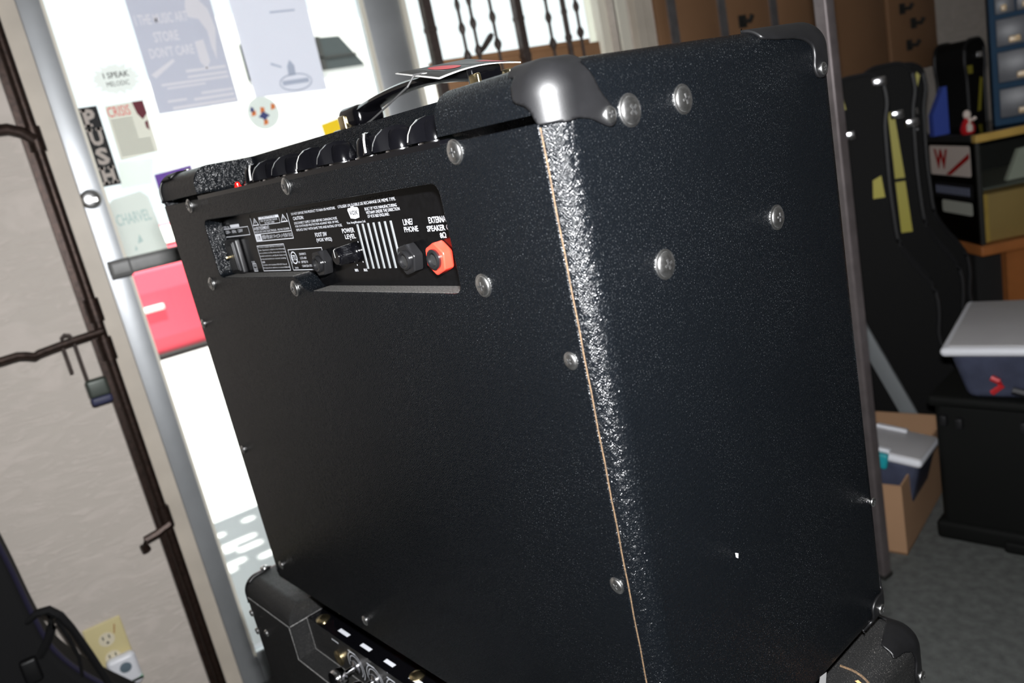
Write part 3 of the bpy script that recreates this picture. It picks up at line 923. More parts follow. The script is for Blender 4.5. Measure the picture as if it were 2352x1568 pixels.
def corner(parent, corner_pos, dirs, rad, polys, screws, material='plastic_black', t=0.0022, size=0.095, step=0.0011):
    """moulded corner cap over a rounded box corner. dirs: inward axis signs for x,y,z.
    polys: dict of outlines for faces 'x','y','z' given in inward distances of the other two axes"""
    R_ = rad + t
    n = int(size / step)
    idx = {}; vs = []; fs = []
    axes = ('x', 'y', 'z')

    def vid(p):
        key = tuple(round(c / step * 4) for c in p)
        if key in idx: return idx[key]
        q = [max(c, R_) for c in p]
        d = Vector([p[i] - q[i] for i in range(3)])
        if d.length > 1e-9: d.normalize()
        idx[key] = len(vs)
        vs.append(Vector([q[i] + d[i] * R_ - t for i in range(3)]))
        return idx[key]
    for a in range(3):
        if axes[a] not in polys: continue
        o1, o2 = [i for i in range(3) if i != a]
        poly = polys[axes[a]]
        for i in range(n):
            for j in range(n):
                u_, v_ = (i + 0.5) * step - t, (j + 0.5) * step - t
                if not inpoly(u_, v_, poly): continue
                q = []
                for (ii, jj) in ((i, j), (i + 1, j), (i + 1, j + 1), (i, j + 1)):
                    p = [0, 0, 0]; p[o1] = ii * step; p[o2] = jj * step
                    q.append(vid(p))
                fs.append(q)
    me = bpy.data.meshes.new('corner_protector')
    me.from_pydata([tuple(v) for v in vs], [], fs)
    bm = bmesh.new(); bm.from_mesh(me)
    bmesh.ops.recalc_face_normals(bm, faces=bm.faces)
    for _ in range(14):
        new = {}
        for v in bm.verts:
            if v.is_boundary:
                nb = [e.other_vert(v) for e in v.link_edges if e.is_boundary]
                if len(nb) == 2: new[v] = v.co * 0.5 + (nb[0].co + nb[1].co) * 0.25
        for v, c in new.items(): v.co = c
    # place
    for v in bm.verts:
        v.co = Vector([corner_pos[i] + dirs[i] * v.co[i] for i in range(3)])
    bmesh.ops.recalc_face_normals(bm, faces=bm.faces)
    cen = Vector(corner_pos) + Vector(dirs) * 0.05
    bm.normal_update()
    if sum(f.normal.dot(f.calc_center_median() - cen) for f in bm.faces) < 0:
        bmesh.ops.reverse_faces(bm, faces=bm.faces)
    bm.to_mesh(me); bm.free()
    me.materials.append(MATS[material])
    me.shade_smooth()
    o = bpy.data.objects.new('corner_protector', me); COL.objects.link(o); o.parent = parent
    sd = o.modifiers.new('s', 'SOLIDIFY'); sd.thickness = t * 1.02; sd.offset = -1
    for pos, ax, r in screws: screw(o, pos, ax, r, False, 0.5)
    return o


side = [(-.01, -.01), (.030, -.01), (.0315, 0.0), (.0365, .0195), (.0440, .0290), (.0478, .0345), (.0470, .0385), (.0420, .0405), (.0355, .0378), (.0290, .0340), (.0200, .0322), (.0097, .0326), (0.0, .0322), (-.01, .0318)]
backp = [(-.01, -.01), (.024, -.01), (.026, .006), (.0255, .0175), (.0205, .0190), (.0160, .0205), (.0125, .0250), (.0105, .0322), (-.01, .0322)]
topp = [(-.01, -.01), (.030, -.01), (.040, .030), (.034, .042), (.020, .036), (-.01, .034)]
corner(amp, (0, 0, H), (-1, 1, -1), r_, {'x': side, 'y': backp, 'z': topp}, [((0.0022, 0.0415, H - 0.0338), (1, 0, 0), 0.0048)])
# front top corner, right side: slim legs along the edges
sidef = [(-.01, -.01), (.088, -.01), (.088, .0025), (.070, .0062), (.052, .0078), (.040, .0105), (.0310, .0165), (.0292, .0230), (.0318, .0300), (.0310, .0355), (.0270, .0395), (.0210, .0402), (.0150, .0365), (.0100, .0300), (.004, .026), (-.01, .024)]
topf = [(-.01, -.01), (.030, -.01), (.024, .03), (.020, .088), (-.01, .088)]
frontf = [(-.01, -.01), (.04, -.01), (.035, .03), (.01, .04), (-.01, .03)]
corner(amp, (0, D, H), (-1, -1, -1), r_, {'x': sidef, 'z': topf, 'y': frontf}, [((0.0022, 0.2745, H - 0.0335), (1, 0, 0), 0.0046)])
# front bottom corner
sideb = [(-.01, .024), (.008, .0262), (.020, .0292), (.029, .0270), (.0335, .0215), (.0320, .0130), (.0295, .006), (.0325, .002), (.044, .0), (.046, -.01), (-.01, -.01)]
corner(amp, (0, D, 0), (-1, -1, 1), r_, {'x': sideb, 'z': topp, 'y': frontf}, [((0.0022, 0.2765, 0.0150), (1, 0, 0), 0.0046)])
# far left corners
lp = [(-.01, -.01), (.040, -.01), (.042, .012), (.030, .028), (.014, .034), (-.01, .034)]
corner(amp, (-W, 0, H), (1, 1, -1), r_, {'x': lp, 'y': [(-.01, -.01), (.014, -.01), (.014, .0275), (-.01, .0275)], 'z': lp}, [((-W + 0.028, 0.03, H + 0.002), (0, 0, 1), 0.004)])
corner(amp, (-W, 0, 0), (1, 1, 1), r_, {'x': lp, 'y': [(-.01, -.01), (.03, -.01), (.03, .0065), (.011, .0065), (.011, .02), (-.01, .02)], 'z': lp}, [])

# dust lying on the lower edge of the opening
mat('dust_grey', (0.055, 0.053, 0.050), 0.9, spec=0.1, var=(700, 0.7), bump=(900, 0.6, 0.0008))
b = MB()
b.box((-0.507, 0.0016, 0.3853), (-0.352, 0.0178, 0.3858))
b.box((-0.320, 0.0016, 0.3723), (-0.119, 0.0178, 0.3729))
b.build('dust_film', 'dust_grey', back, smooth=0)
# rear connection plate
plate = MB(); plate.box((-0.60, 0.0181, 0.30), (-0.05, 0.0184, 0.4668)); plate = plate.build('rear_plate', 'panel_black', amp, smooth=0)
PO = Vector((0, 0.0181, 0))
E1 = 0.0002
b = MB()
T = lambda s_, x0, x1, z0, z1, bold=0.0: b.text(s_, x0, z0, x1, z1, PO, X, Z, E1, bold)
T('LINE/', -.1866, -.1742, .4177, .4221, .012); T('PHONE', -.1873, -.1696, .4126, .4166, .012)
T('EXTERNAL', -.1548, -.1325, .4173, .4216, .012); T('SPEAKER OUT', -.1590, -.1250, .4117, .4157, .012); T('8Ω', -.1455, -.1385, .4066, .4105, .012)
T('FOOT SW', -.3235, -.3030, .4152, .4188, .012); T('(VOX VFS2)', -.3235, -.2968, .4102, .4140, .012)
T('POWER', -.2765, -.2573, .4162, .4200, .012); T('LEVEL', -.2742, -.2575, .4114, .4150, .012)
T('BUILT BY VOX MANUFACTURING', -.2340, -.1895, .4317, .4340); T('VIETNAM UNDER THE DIRECTION', -.2335, -.1868, .4288, .4311); T('OF VOX R&D ENGLAND.', -.2325, -.2020, .4259, .4282)
T("AFIN DE REDUIRE LE RISQUE D'INCENDIE,", -.2740, -.1910, .4394, .4414); T('UTILISER UN FUSIBLE DE RECHANGE DE MEME TYPE.', -.2735, -.1890, .4362, .4386)
T('Vox Amplification Ltd.', -.2660, -.2370, .4224, .4248)
T('TO REDUCE THE RISK OF FIRE OR ELECTRIC SHOCK', -.3570, -.2830, .4388, .4406); T('DO NOT EXPOSE THIS PRODUCT TO RAIN OR MOISTURE.', -.3570, -.2780, .4360, .4381)
T('CAUTION:', -.3560, -.3360, .4315, .4345, .01); T('DISCONNECT SUPPLY CORD BEFORE CHANGING FUSE.', -.3560, -.2790, .4278, .4299)
T('FOR CONTINUED PROTECTION AGAINST RISK OF FIRE,', -.3558, -.2780, .4248, .4269); T('REPLACE ONLY WITH SAME TYPE AND RATING OF FUSE.', -.3555, -.2740, .4218, .4239)
# warning box
b.rect(-.4448, .4160, -.4440, .4420, PO, X, Z, E1); b.rect(-.3656, .4160, -.3648, .4420, PO, X, Z, E1)
b.rect(-.4448, .4158, -.3648, .4165, PO, X, Z, E1); b.rect(-.4448, .4226, -.3648, .4232, PO, X, Z, E1)
for x0 in (-.4425, -.3808):
    tri = [(x0, .4312), (x0 + .0135, .4312), (x0 + .0068, .4386)]
    for p, q in zip(tri, tri[1:] + tri[:1]):
        d_ = Vector((q[0] - p[0], q[1] - p[1])); n_ = Vector((-d_.y, d_.x)).normalized() * 0.0008
        b.sheet([p, q, (q[0] + n_.x, q[1] + n_.y), (p[0] + n_.x, p[1] + n_.y)], PO, X, Z, E1)
T('!', -.3745, -.3735, .4322, .4366); b.sheet([(-.4352, .4368), (-.4368, .4342), (-.4359, .4342), (-.4366, .4322), (-.4348, .4348), (-.4357, .4348)], PO, X, Z, E1)
b.frame(-.4265, .4308, -.3828, .4390, .0005, PO, X, Z, E1); b.rect(-.4265, .4362, -.3828, .4390, PO, X, Z, E1)
T('RISK OF ELECTRIC SHOCK', -.4230, -.3868, .4340, .4356); T('DO NOT OPEN', -.4150, -.3945, .4317, .4333)
T('AVERTISSEMENT:', -.4432, -.4080, .4268, .4299, .006); T('RISQUE DE CHOC ELECTRIQUE - NE PAS OUVRIR', -.4432, -.3680, .4238, .4260)
b.rect(-.4440, .4165, -.4310, .4226, PO, X, Z, E1); T('感電の恐れあり.キャビネットをあけるな', -.4295, -.3665, .4176, .4216)
# rating box
b.frame(-.5172, .4232, -.4550, .4318, .0006, PO, X, Z, E1); T('120V~   60Hz   120W', -.5130, -.4700, .4268, .4300); T('MODEL No.', -.5180, -.5000, .4322, .4345); b.rect(-.4975, .4322, -.4750, .4352, PO, X, Z, E1)
# notices
b.frame(-.4474, .3869, -.3880, .4121, .0006, PO, X, Z, E1)
FCC = ['This device complies with Part 15 of the FCC', 'Rules. Operation is subject to the following', 'two conditions: (1) This device may not cause', 'harmful interference, and (2) this device must', 'accept any interference received, including', 'causes', 'Complies with Canadian ICES-003 Class B', 'Cet appareil est conforme a la norme NMB-003']
for i, s_ in enumerate(FCC):
    T(s_, -.4460, (-.3900, -.3895, -.3886, -.3886, -.3915, -.4390, -.3930, -.3886)[i], .4094 - i * .0029, .4111 - i * .0029)
b.frame(-.3830, .3869, -.3180, .4063, .0006, PO, X, Z, E1)
b.add([PO + X * (-.3745 + rr_ * 0.0060 * math.cos(a)) + Z * (.3985 + rr_ * 0.0058 * math.sin(a)) + Vector((0, -E1, 0)) for a in [i * math.pi / 12 for i in range(24)] for rr_ in (1.0, 0.82)], [(2 * i, 2 * i + 1, (2 * i + 3) % 48, (2 * i + 2) % 48) for i in range(24)])
T('ETL', -.3790, -.3700, .3962, .4008, .01); T('c', -.3818, -.3803, .3935, .3950); T('us', -.3688, -.3655, .3935, .3952); T('Intertek', -.3780, -.3715, .3884, .3903)
for i, s_ in enumerate(('CONFORMS TO', 'UL STD. 60065', 'CERTIFIED TO', 'CAN/CSA STD. 60065')):
    T(s_, -.3630, (-.3500, -.3510, -.3500, -.3350)[i], .4005 - i * .0036, .4025 - i * .0036)
b.frame(-.4695, .3868, -.4610, .3950, .0006, PO, X, Z, E1); T('FUSE', -.4700, -.4625, .3956, .3972); T('T3A', -.4680, -.4628, .3915, .3938); T('250V', -.4685, -.4622, .3880, .3902)
# knob scale
KX, KZ = -.2640, .4003
for i in range(7):
    a = math.radians(-60 + i * 50)
    b.sheet([(KX + .0118 * math.sin(a) * 1.05 + .0006 * math.cos(q), KZ + .0105 * math.cos(a) + .0006 * math.sin(q)) for q in [j * math.pi / 4 for j in range(8)]], PO, X, Z, E1)
T('MIN', -.2720, -.2670, .3845, .3868, .01); T('MAX', -.2580, -.2525, .3845, .3868, .01)
# crest of the maker
b.sheet([(-.2600, .4338), (-.2588, .4352), (-.2545, .4352), (-.2540, .4362), (-.2500, .4366), (-.2490, .4356), (-.2440, .4352), (-.2428, .4336), (-.2440, .4290), (-.2445, .4272), (-.2512, .4264), (-.2580, .4272), (-.2586, .4290)], PO, X, Z, E1)
lettering = b.build('lettering', 'print_white', plate, smooth=0)
for nm_, st_, x0_, z0_, x1_, z1_, bo_ in (('crest_lettering', 'VOX', -.2572, .4296, -.2452, .4330, 0.02), ('caution_lettering', 'CAUTION', -.4200, .4367, -.3900, .4385, 0.0), ('notice_lettering', '注意', -.4420, .4175, -.4330, .4216, 0.0)):
    b = MB(); b.text(st_, x0_, z0_, x1_, z1_, PO, X, Z, 2.2 * E1, bo_); b.build(nm_, 'panel_black', plate, smooth=0)
for i in range(7):
    x = -.2508 + i * .00805
    b = MB(); b.rbox((x - .0013, 0.0176, .3865), (x + .0013, 0.0182, .4222), 0.0003, 1); b.build('vent_slot', 'slot_grey', plate)


def jack(x, z, m, spin):
    b = MB()
    poly = [(x + .0118 * math.cos(math.radians(60 * i + spin)), z + .0118 * math.sin(math.radians(60 * i + spin))) for i in range(6)]
    b.prism(roundpoly(poly, 0.0015, 2), (0, 0.0180, 0), X, Z, 0.0085)
    j = b.build('jack_nut', m, plate, smooth=0.4)
    bv = j.modifiers.new('b', 'BEVEL'); bv.width = 0.0009; bv.segments = 2; bv.limit_method = 'ANGLE'; bv.angle_limit = 1.0
    b = MB(); b.lathe([(.0072, 0), (.0072, .0016), (.0060, .0026), (.0046, .0022), (.0044, .0004), (0, .0003)], (x, 0.0095, z), (0, -1, 0), 26)
    b.build('barrel', 'nut_black', j)
    b = MB(); b.lathe([(.0043, 0), (0, 0.0002)], (x, 0.0090, z), (0, -1, 0), 18); b.build('bore', 'slot_dark', j)


jack(-.1818, .3943, 'nut_black', 12); jack(-.1458, .3940, 'nut_red', 20); jack(-.3150, .3938, 'nut_black', 5)
# power level knob
b = MB(); pr_ = [(.0082, 0), (.0082, .0022), (.0072, .0036), (.0068, .010), (.0062, .0165), (.0055, .0180), (0, .0180)]
b.lathe(pr_, (KX, 0.0178, KZ), (0, -1, 0), 30)
for i in range(30):
    a = 2 * math.pi * i / 30
    ca, sa = math.cos(a), math.sin(a)
    b.tube([(KX + .0071 * ca, 0.0130, KZ + .0071 * sa), (KX + .0063 * ca, 0.0020, KZ + .0063 * sa)], 0.00045, 4)
kn = b.build('level_knob', 'gloss_black', plate)
b = MB(); b.add([(KX - .0008, 0.0154, KZ + .0078), (KX + .0008, 0.0154, KZ + .0078), (KX + .0006, 0.0010, KZ + .0070), (KX - .0006, 0.0010, KZ + .0070), (KX + .0006, -0.0006, KZ + .0060), (KX - .0006, -0.0006, KZ + .0060), (KX + .0006, -0.0006, KZ), (KX - .0006, -0.0006, KZ)], [(0, 3, 2, 1), (3, 5, 4, 2), (5, 7, 6, 4)])
b.build('pointer_line', 'line_white', kn, smooth=0)
# mains inlet
b = MB()
b.rbox((-.5125, 0.012, .3862), (-.4830, 0.0182, .4210), 0.002, 2); inl = b.build('mains_inlet', 'plastic_black', plate)
b = MB(); b.rbox((-.5085, 0.0116, .3905), (-.4925, 0.0122, .4150), 0.0003, 1); b.build('recess', 'slot_dark', inl)
b = MB(); b.rbox((-.4895, 0.0095, .3905), (-.4872, 0.0122, .4180), 0.0008, 1); b.rbox((-.4862, 0.0095, .3895), (-.4840, 0.0122, .4190), 0.0008, 1); b.build('fuse_drawer', 'case_edge', inl)
b = MB(); b.rbox((-.5015, 0.006, .4030), (-.5000, 0.0118, .4055), 0.0005, 1); b.build('pin', 'brass', inl)

# top control panel and knobs
b = MB(); b.box((-0.512, 0.0, 0.4655), (-0.099, 0.066, 0.4692)); ctl = b.build('control_panel', 'gloss_black', amp, smooth=0)


def chicken(x, y, deg):
    z0 = 0.4693
    b = MB(); b.lathe([(.0125, 0), (.0125, .0014), (.0110, .0020)], (0, 0, 0), Z, 26); sk = b.build('knob_skirt', 'chrome', None)
    b = MB(); b.lathe([(.0112, .0016), (.0112, .0045), (.0100, .0090), (.0088, .0130), (.0070, .0150), (0, .0152)], (0, 0, 0), Z, 26)
    sec = [(-.0120, .0030, .0012, .0080), (-.0085, .0052, .0022, .0140), (-.003, .0062, .0026, .0172), (.004, .0062, .0024, .0178), (.011, .0050, .0018, .0165), (.0165, .0036, .0014, .0128), (.0200, .0026, .0011, .0078), (.0215, .0020, .0009, .0030)]
    vs_ = []; fs_ = []
    for (s_, wb, wt, h) in sec: vs_ += [(s_, -wb, .0018), (s_, -wt, h), (s_, wt, h), (s_, wb, .0018)]
    for i in range(len(sec) - 1):
        for k in range(4):
            l = (k + 1) % 4
            fs_.append((i * 4 + k, i * 4 + l, (i + 1) * 4 + l, (i + 1) * 4 + k))
    fs_.append((3, 2, 1, 0)); q = (len(sec) - 1) * 4; fs_.append((q, q + 1, q + 2, q + 3))
    b.add(vs_, fs_)
    kb = b.build('control_knob', 'gloss_black', ctl, smooth=0.7)
    kb.location = (x, y, z0); kb.rotation_euler = (0, 0, math.radians(deg))
    sk.parent = kb
    b = MB()
    vs_ = []; fs_ = []
    for (s_, wb, wt, h) in sec[3:]: vs_ += [(s_ + .0003, -.0008, h + .0003), (s_ + .0003, .0008, h + .0003)]
    for i in range(len(sec[3:]) - 1): fs_.append((2 * i, 2 * i + 2, 2 * i + 3, 2 * i + 1))
    b.add(vs_, fs_); b.build('pointer_line', 'line_white', kb, smooth=0)


for i, dg_ in enumerate((-38, -98, -104, -84, -106, -42, -110, -96)):
    chicken(-0.4425 + 0.0421 * i, 0.034, dg_)
b = MB(); b.lathe([(.0034, 0), (.0034, .0014), (.0026, .0018), (.0025, .0040), (.0014, .0052), (0, .0055)], (-0.4800, 0.030, 0.4692), Z, 16); b.build('pilot_jewel', 'jewel_red', ctl)

# handle
hx0, hx1, hy = -0.428, -0.212, 0.150
b = MB()
hp = []; N_ = 22
for i in range(N_ + 1):
    s_ = i / N_
    hp.append((hx0 + (hx1 - hx0) * s_, hy, H + 0.014 + 0.014 * math.sin(math.pi * s_) ** 0.8))
vs_ = []; fs_ = []
for i, p in enumerate(hp):
    a = hp[max(i - 1, 0)]; c = hp[min(i + 1, N_)]
    t_ = (Vector(c) - Vector(a)).normalized(); up = Vector((0, 1, 0)).cross(t_) * -1
    wd = 0.0125 + 0.004 * math.cos(2 * math.pi * i / N_); th = 0.0045
    for k in range(10):
        an = 2 * math.pi * k / 10
        vs_.append(Vector(p) + Vector((0, 1, 0)) * wd * math.cos(an) + up * th * (1.25 if math.sin(an) > 0 else 1) * math.sin(an))
for i in range(N_):
    for k in range(10):
        l = (k + 1) % 10
        fs_.append((i * 10 + k, (i + 1) * 10 + k, (i + 1) * 10 + l, i * 10 + l))
fs_.append(tuple(range(10))); fs_.append(tuple(reversed(range(N_ * 10, N_ * 10 + 10))))
b.add(vs_, fs_); hd = b.build('handle', 'gloss_black', amp)
for x, sg in ((hx0, -1), (hx1, 1)):
    b = MB(); b.rbox((x - 0.024, hy - 0.020, H), (x + 0.024, hy + 0.020, H + 0.007), 0.004, 2)
    b.rbox((x - 0.012, hy - 0.017, H + 0.004), (x + 0.016 * -sg + 0.012, hy + 0.017, H + 0.026), 0.008, 3)
    ec = b.build('handle_end', 'gloss_black', hd)
    for dy_ in (-0.0175, 0.0175):
        b = MB(); b.rbox((x - 0.006, hy + dy_ - 0.002, H + 0.005), (x + 0.006, hy + dy_ + 0.002, H + 0.019), 0.0015, 2); b.build('end_clip', 'brass', ec)

# hang tag lying on the handle, tied with a thread
tg = thing('hang_tag', 'black hang tag card with white edges lying across the amplifier handle', 'tag', (0, 0, ZB), RZ)
A_ = Vector((-.3300, .140, .5380)); B_ = Vector((-.2290, .110, .5180)); C_ = Vector((-.1920, .166, .5175)); D_ = Vector((-.2930, .196, .5378))
u_ = (B_ - A_).normalized(); w3 = (B_ - A_).cross(D_ - A_).normalized(); v_ = (D_ - A_)
UU, VV = (B_ - A_), (D_ - A_)
b = MB()
n_ = 8
vs_ = []
for j in range(n_ + 1):
    for i in range(n_ + 1):
        s_, t_ = i / n_, j / n_
        vs_.append(A_ + UU * s_ + VV * t_ + w3 * (0.004 * math.sin(math.pi * t_) * s_))
off = len(vs_)
vs_ += [p - w3 * 0.0007 for p in vs_]
fs_ = []
for j in range(n_):
    for i in range(n_):
        q = j * (n_ + 1) + i
        fs_.append((q, q + 1, q + n_ + 2, q + n_ + 1)); fs_.append((off + q, off + q + n_ + 1, off + q + n_ + 2, off + q + 1))
for i in range(n_):
    for (p, q) in ((i, i + 1), ((i + 1) * (n_ + 1) + n_ - (n_ + 1) + 0, (i + 2) * (n_ + 1) + n_ - (n_ + 1)), (n_ * (n_ + 1) + i + 1, n_ * (n_ + 1) + i), ((i + 1) * (n_ + 1), i * (n_ + 1))):
        fs_.append((p, off + p, off + q, q))
b.add(vs_, fs_); b.build('card', 'tag_white', tg, smooth=0.5)


def tagpt(s_, t_, e): return A_ + UU * s_ + VV * t_ + w3 * (0.004 * math.sin(math.pi * t_) * s_ + e)


def tagrect(b, s0, t0, s1, t1, e, n=6):
    vs_ = []; fs_ = []
    for j in range(n + 1):
        for i in range(n + 1): vs_.append(tagpt(s0 + (s1 - s0) * i / n, t0 + (t1 - t0) * j / n, e))
    for j in range(n):
        for i in range(n):
            q = j * (n + 1) + i; fs_.append((q, q + 1, q + n + 2, q + n + 1))
    b.add(vs_, fs_)


b = MB(); tagrect(b, 0.02, 0.02, 0.965, 0.985, 0.0003, 10); b.build('print', 'tag_black', tg, smooth=0.5)
b = MB()
cs = [(0.52 + 0.30 * math.cos(a), 0.36 + 0.12 * math.sin(a)) for a in [i * math.pi / 12 for i in range(24)]]
b.add([tagpt(s_, t_, 0.0006) for s_, t_ in cs] + [tagpt(0.52, 0.36, 0.0006)], [(i, (i + 1) % 24, 24) for i in range(24)])
tagrect(b, 0.45, 0.80, 0.90, 0.93, 0.0006, 4)
b.build('red_print', 'tag_red', tg, smooth=0)
b = MB()
for i in range(4): tagrect(b, 0.12, 0.54 + i * 0.055, 0.86, 0.568 + i * 0.055, 0.0006, 4)
tagrect(b, 0.10, 0.20, 0.80, 0.215, 0.0006, 4)
b.build('grey_print', 'tag_grey', tg, smooth=0)
b = MB(); b.lathe([(0.0030, 0), (0.0018, 0.0004), (0, 0.0004)], tagpt(0.56, 0.08, 0.0004), w3, 14); b.build('eyelet', 'tag_white', tg)
th0 = tagpt(0.56, 0.08, 0.001)
b = MB(); b.tube([th0, tagpt(0.50, -0.02, 0.001), Vector((-.285, .118, .5205)), Vector((-.330, .125, .512)), Vector((-.375, .132, .504)), Vector((-.405, .135, .4995))], 0.00085, 6); b.build('thread', 'thread_grey', tg)

# ================================================================== LOWER AMPLIFIER
low = thing('old_amplifier', 'worn black amplifier with chrome knobs underneath the upper amplifier', 'amplifier', (0, 0, 0), RZ)
XL, XR, YR, YF, ZT = -0.706, 0.020, -0.022, 0.312, ZB - 0.012
b = MB(); b.rbox((XL, YR, 0.012), (XR, YF, ZT), 0.020, 6); sh2 = b.build('cabinet_shell', 'tolex_old', low)
z2 = ZB - 0.034
c1 = MB(); c1.box((-0.566, -0.09, z2), (-0.119, 0.10, ZT + 0.05)); c1 = c1.build('c', 'tolex_old', low)
c2 = MB(); c2.box((-0.566, -0.09, ZB - 0.078), (-0.119, 0.0005, z2 + 0.001)); c2 = c2.build('c', 'tolex_old', low)
bpy.context.view_layer.update()
boolean(sh2, [c1, c2])
for x in (XL + 0.07, XR - 0.07):
    for y in (YR + 0.06, YF - 0.06):
        b = MB(); b.lathe([(0.018, 0.0), (0.022, 0.014)], (x, y, 0), Z, 16); b.build('foot', 'felt_black', low)
b = MB(); b.box((XL + 0.018, YR - 0.0012, 0.03), (-0.568, YR + 0.004, ZB - 0.034)); b.box((-0.117, YR - 0.0012, 0.03), (XR - 0.018, YR + 0.004, ZB - 0.034)); b.box((-0.568, YR - 0.0012, 0.03), (-0.117, YR + 0.004, ZB - 0.0795))
b.build('back_panel', 'tolex_old', low, smooth=0)
b = MB(); b.box((-0.565, 0.0006, ZB - 0.077), (-0.120, 0.10, ZB - 0.0335)); ch = b.build('chassis', 'gloss_black', low, smooth=0)
ZP = ZB - 0.0333
LO = Vector((0, 0, ZP)); LU = X; LV = Y
for x, wl in ((-0.492, 0.022), (-0.4435, 0.020), (-0.3955, 0.018), (-0.347, 0.02), (-0.30, 0.02), (-0.25, 0.02)):
    b = MB(); b.rect(x - wl / 2, 0.008, x + wl / 2, 0.0128, LO, LU, LV, 0.0002); b.build('label_print', 'print_white', ch, smooth=0)
for x in (-0.499, -0.462, -0.4215, -0.381, -0.341):
    b = MB(); b.rect(x - 0.008, ZB - 0.0415, x + 0.008, ZB - 0.0395, (0, 0.0004, 0), X, Z, 0.0002); b.build('label_print', 'print_white', ch, smooth=0)
for kx in (-0.459, -0.4185, -0.378, -0.3375):
    for rr_ in (0.0165, 0.0125):
        b = MB(); a0 = [math.radians(-140 + i * 14) for i in range(21)]
        vs_ = [Vector((kx + (rr_ + e_) * math.sin(a), 0.0003, ZB - 0.0575 + (rr_ + e_) * math.cos(a))) for a in a0 for e_ in (0, 0.0010)]
        b.add(vs_, [(2 * i, 2 * i + 2, 2 * i + 3, 2 * i + 1) for i in range(20)])
        b.build('dial_scale', 'print_white', ch, smooth=0)
for kx in (-0.459, -0.4185, -0.378, -0.3375):
    b = MB(); b.lathe([(0.0085, 0), (0.0085, 0.003), (0.0035, 0.004), (0.0035, 0.014), (0.010, 0.0165), (0.0115, 0.021), (0.0115, 0.027), (0.0105, 0.029)], (kx, 0.0004, ZB - 0.0575), (0, -1, 0), 22)
    kk = b.build('knob', 'chrome', ch)
    b = MB(); b.lathe([(0.0102, 0), (0.0102, 0.0006), (0, 0.0006)], (kx, 0.0004 - 0.029, ZB - 0.0575), (0, -1, 0), 22); b.build('knob_face', 'gloss_black', kk)
b = MB(); b.lathe([(0.0092, 0), (0.0092, 0.002), (0.007, 0.003), (0.004, 0.0025), (0, 0.002)], (-0.500, 0.0004, ZB - 0.063), (0, -1, 0), 20); b.build('input_jack', 'brass', ch)
for x, y in ((-0.542, 0.010), (-0.352, 0.016)):
    b = MB(); b.lathe([(0.0085, 0), (0.0085, 0.0012), (0.006, 0.003), (0, 0.0042)], (x, y, ZP), Z, 18); b.build('screw', 'brass', ch)
for (x, z) in ((-0.655, ZB - 0.075), (-0.690, ZB - 0.058), (-0.690, ZB - 0.085)):
    b = MB(); b.lathe([(0.005, 0), (0.004, 0.002), (0, 0.0026)], (x, YR - 0.0012, z), (0, -1, 0), 14); b.build('screw', 'nickel', low)
lp2 = [(-.01, -.01), (.045, -.01), (.046, .012), (.030, .030), (.014, .040), (-.01, .040)]
side2 = [(-.01, -.01), (.052, -.01), (.052, .003), (.036, .007), (.026, .014), (.022, .026), (.026, .040), (.024, .050), (.016, .054), (.009, .048), (.004, .036), (-.01, .03)]
corner(low, (XL, YR, ZT), (1, 1, -1), 0.020, {'x': lp2, 'y': [(-.01, -.01), (.012, -.01), (.012, .034), (-.01, .034)], 'z': [(-.01, -.01), (.020, -.01), (.022, .030), (.016, .040), (.006, .040), (-.01, .036)]}, [((XL + 0.013, YR + 0.032, ZT + 0.002), (0, 0, 1), 0.0055)])
co2 = corner(low, (XR, YF, ZT), (-1, -1, -1), 0.020, {'x': side2, 'z': [(-.01, -.01), (.05, -.01), (.05, .004), (.026, .014), (.014, .05), (-.01, .05)], 'y': lp2}, [((XR + 0.002, YF - 0.0165, ZT - 0.045), (1, 0, 0), 0.0055)])
# worn pale edges round the opening of the lower amp
mat('worn_grey', (0.10, 0.098, 0.095), 0.8, var=(500, 0.6))
for pts_ in ([(-0.566, YR - 0.0012, ZB - 0.0345), (-0.566, YR - 0.0012, ZB - 0.078), (-0.30, YR - 0.0012, ZB - 0.078), (-0.12, YR - 0.0012, ZB - 0.078)],
             [(-0.566, YR, z2), (-0.566, 0.0, z2), (-0.566, 0.06, z2)], [(-0.566, 0.0005, z2), (-0.566, 0.0005, ZB - 0.0775), (-0.12, 0.0005, ZB - 0.0775)],
             [(XL + 0.02, YR - 0.0012, ZB - 0.0335), (-0.64, YR - 0.0012, ZB - 0.0335), (-0.568, YR - 0.0012, ZB - 0.0335)]):
    b = MB(); b.tube(pts_, 0.0007, 6); b.build('worn_edge', 'worn_grey', low)
# worn tan edge lines and chips in the covering


def edge_line(y, name, r, m, zt=0.055, x0=0.030):
    pts = [(XR - x0, y, ZT + 0.0004)]
    for i in range(9):
        a = math.pi / 2 * (1 - i / 8)
        pts.append((XR - 0.020 + 0.0204 * math.cos(a), y - 0.001 * i * 0.3, ZT - 0.020 + 0.0204 * math.sin(a)))
    pts.append((XR + 0.0004, y - 0.004, ZT - zt)); pts.append((XR + 0.0004, y - 0.006, ZT - zt * 2))
    b = MB(); b.tube(pts, r, 6); b.build(name, m, low)


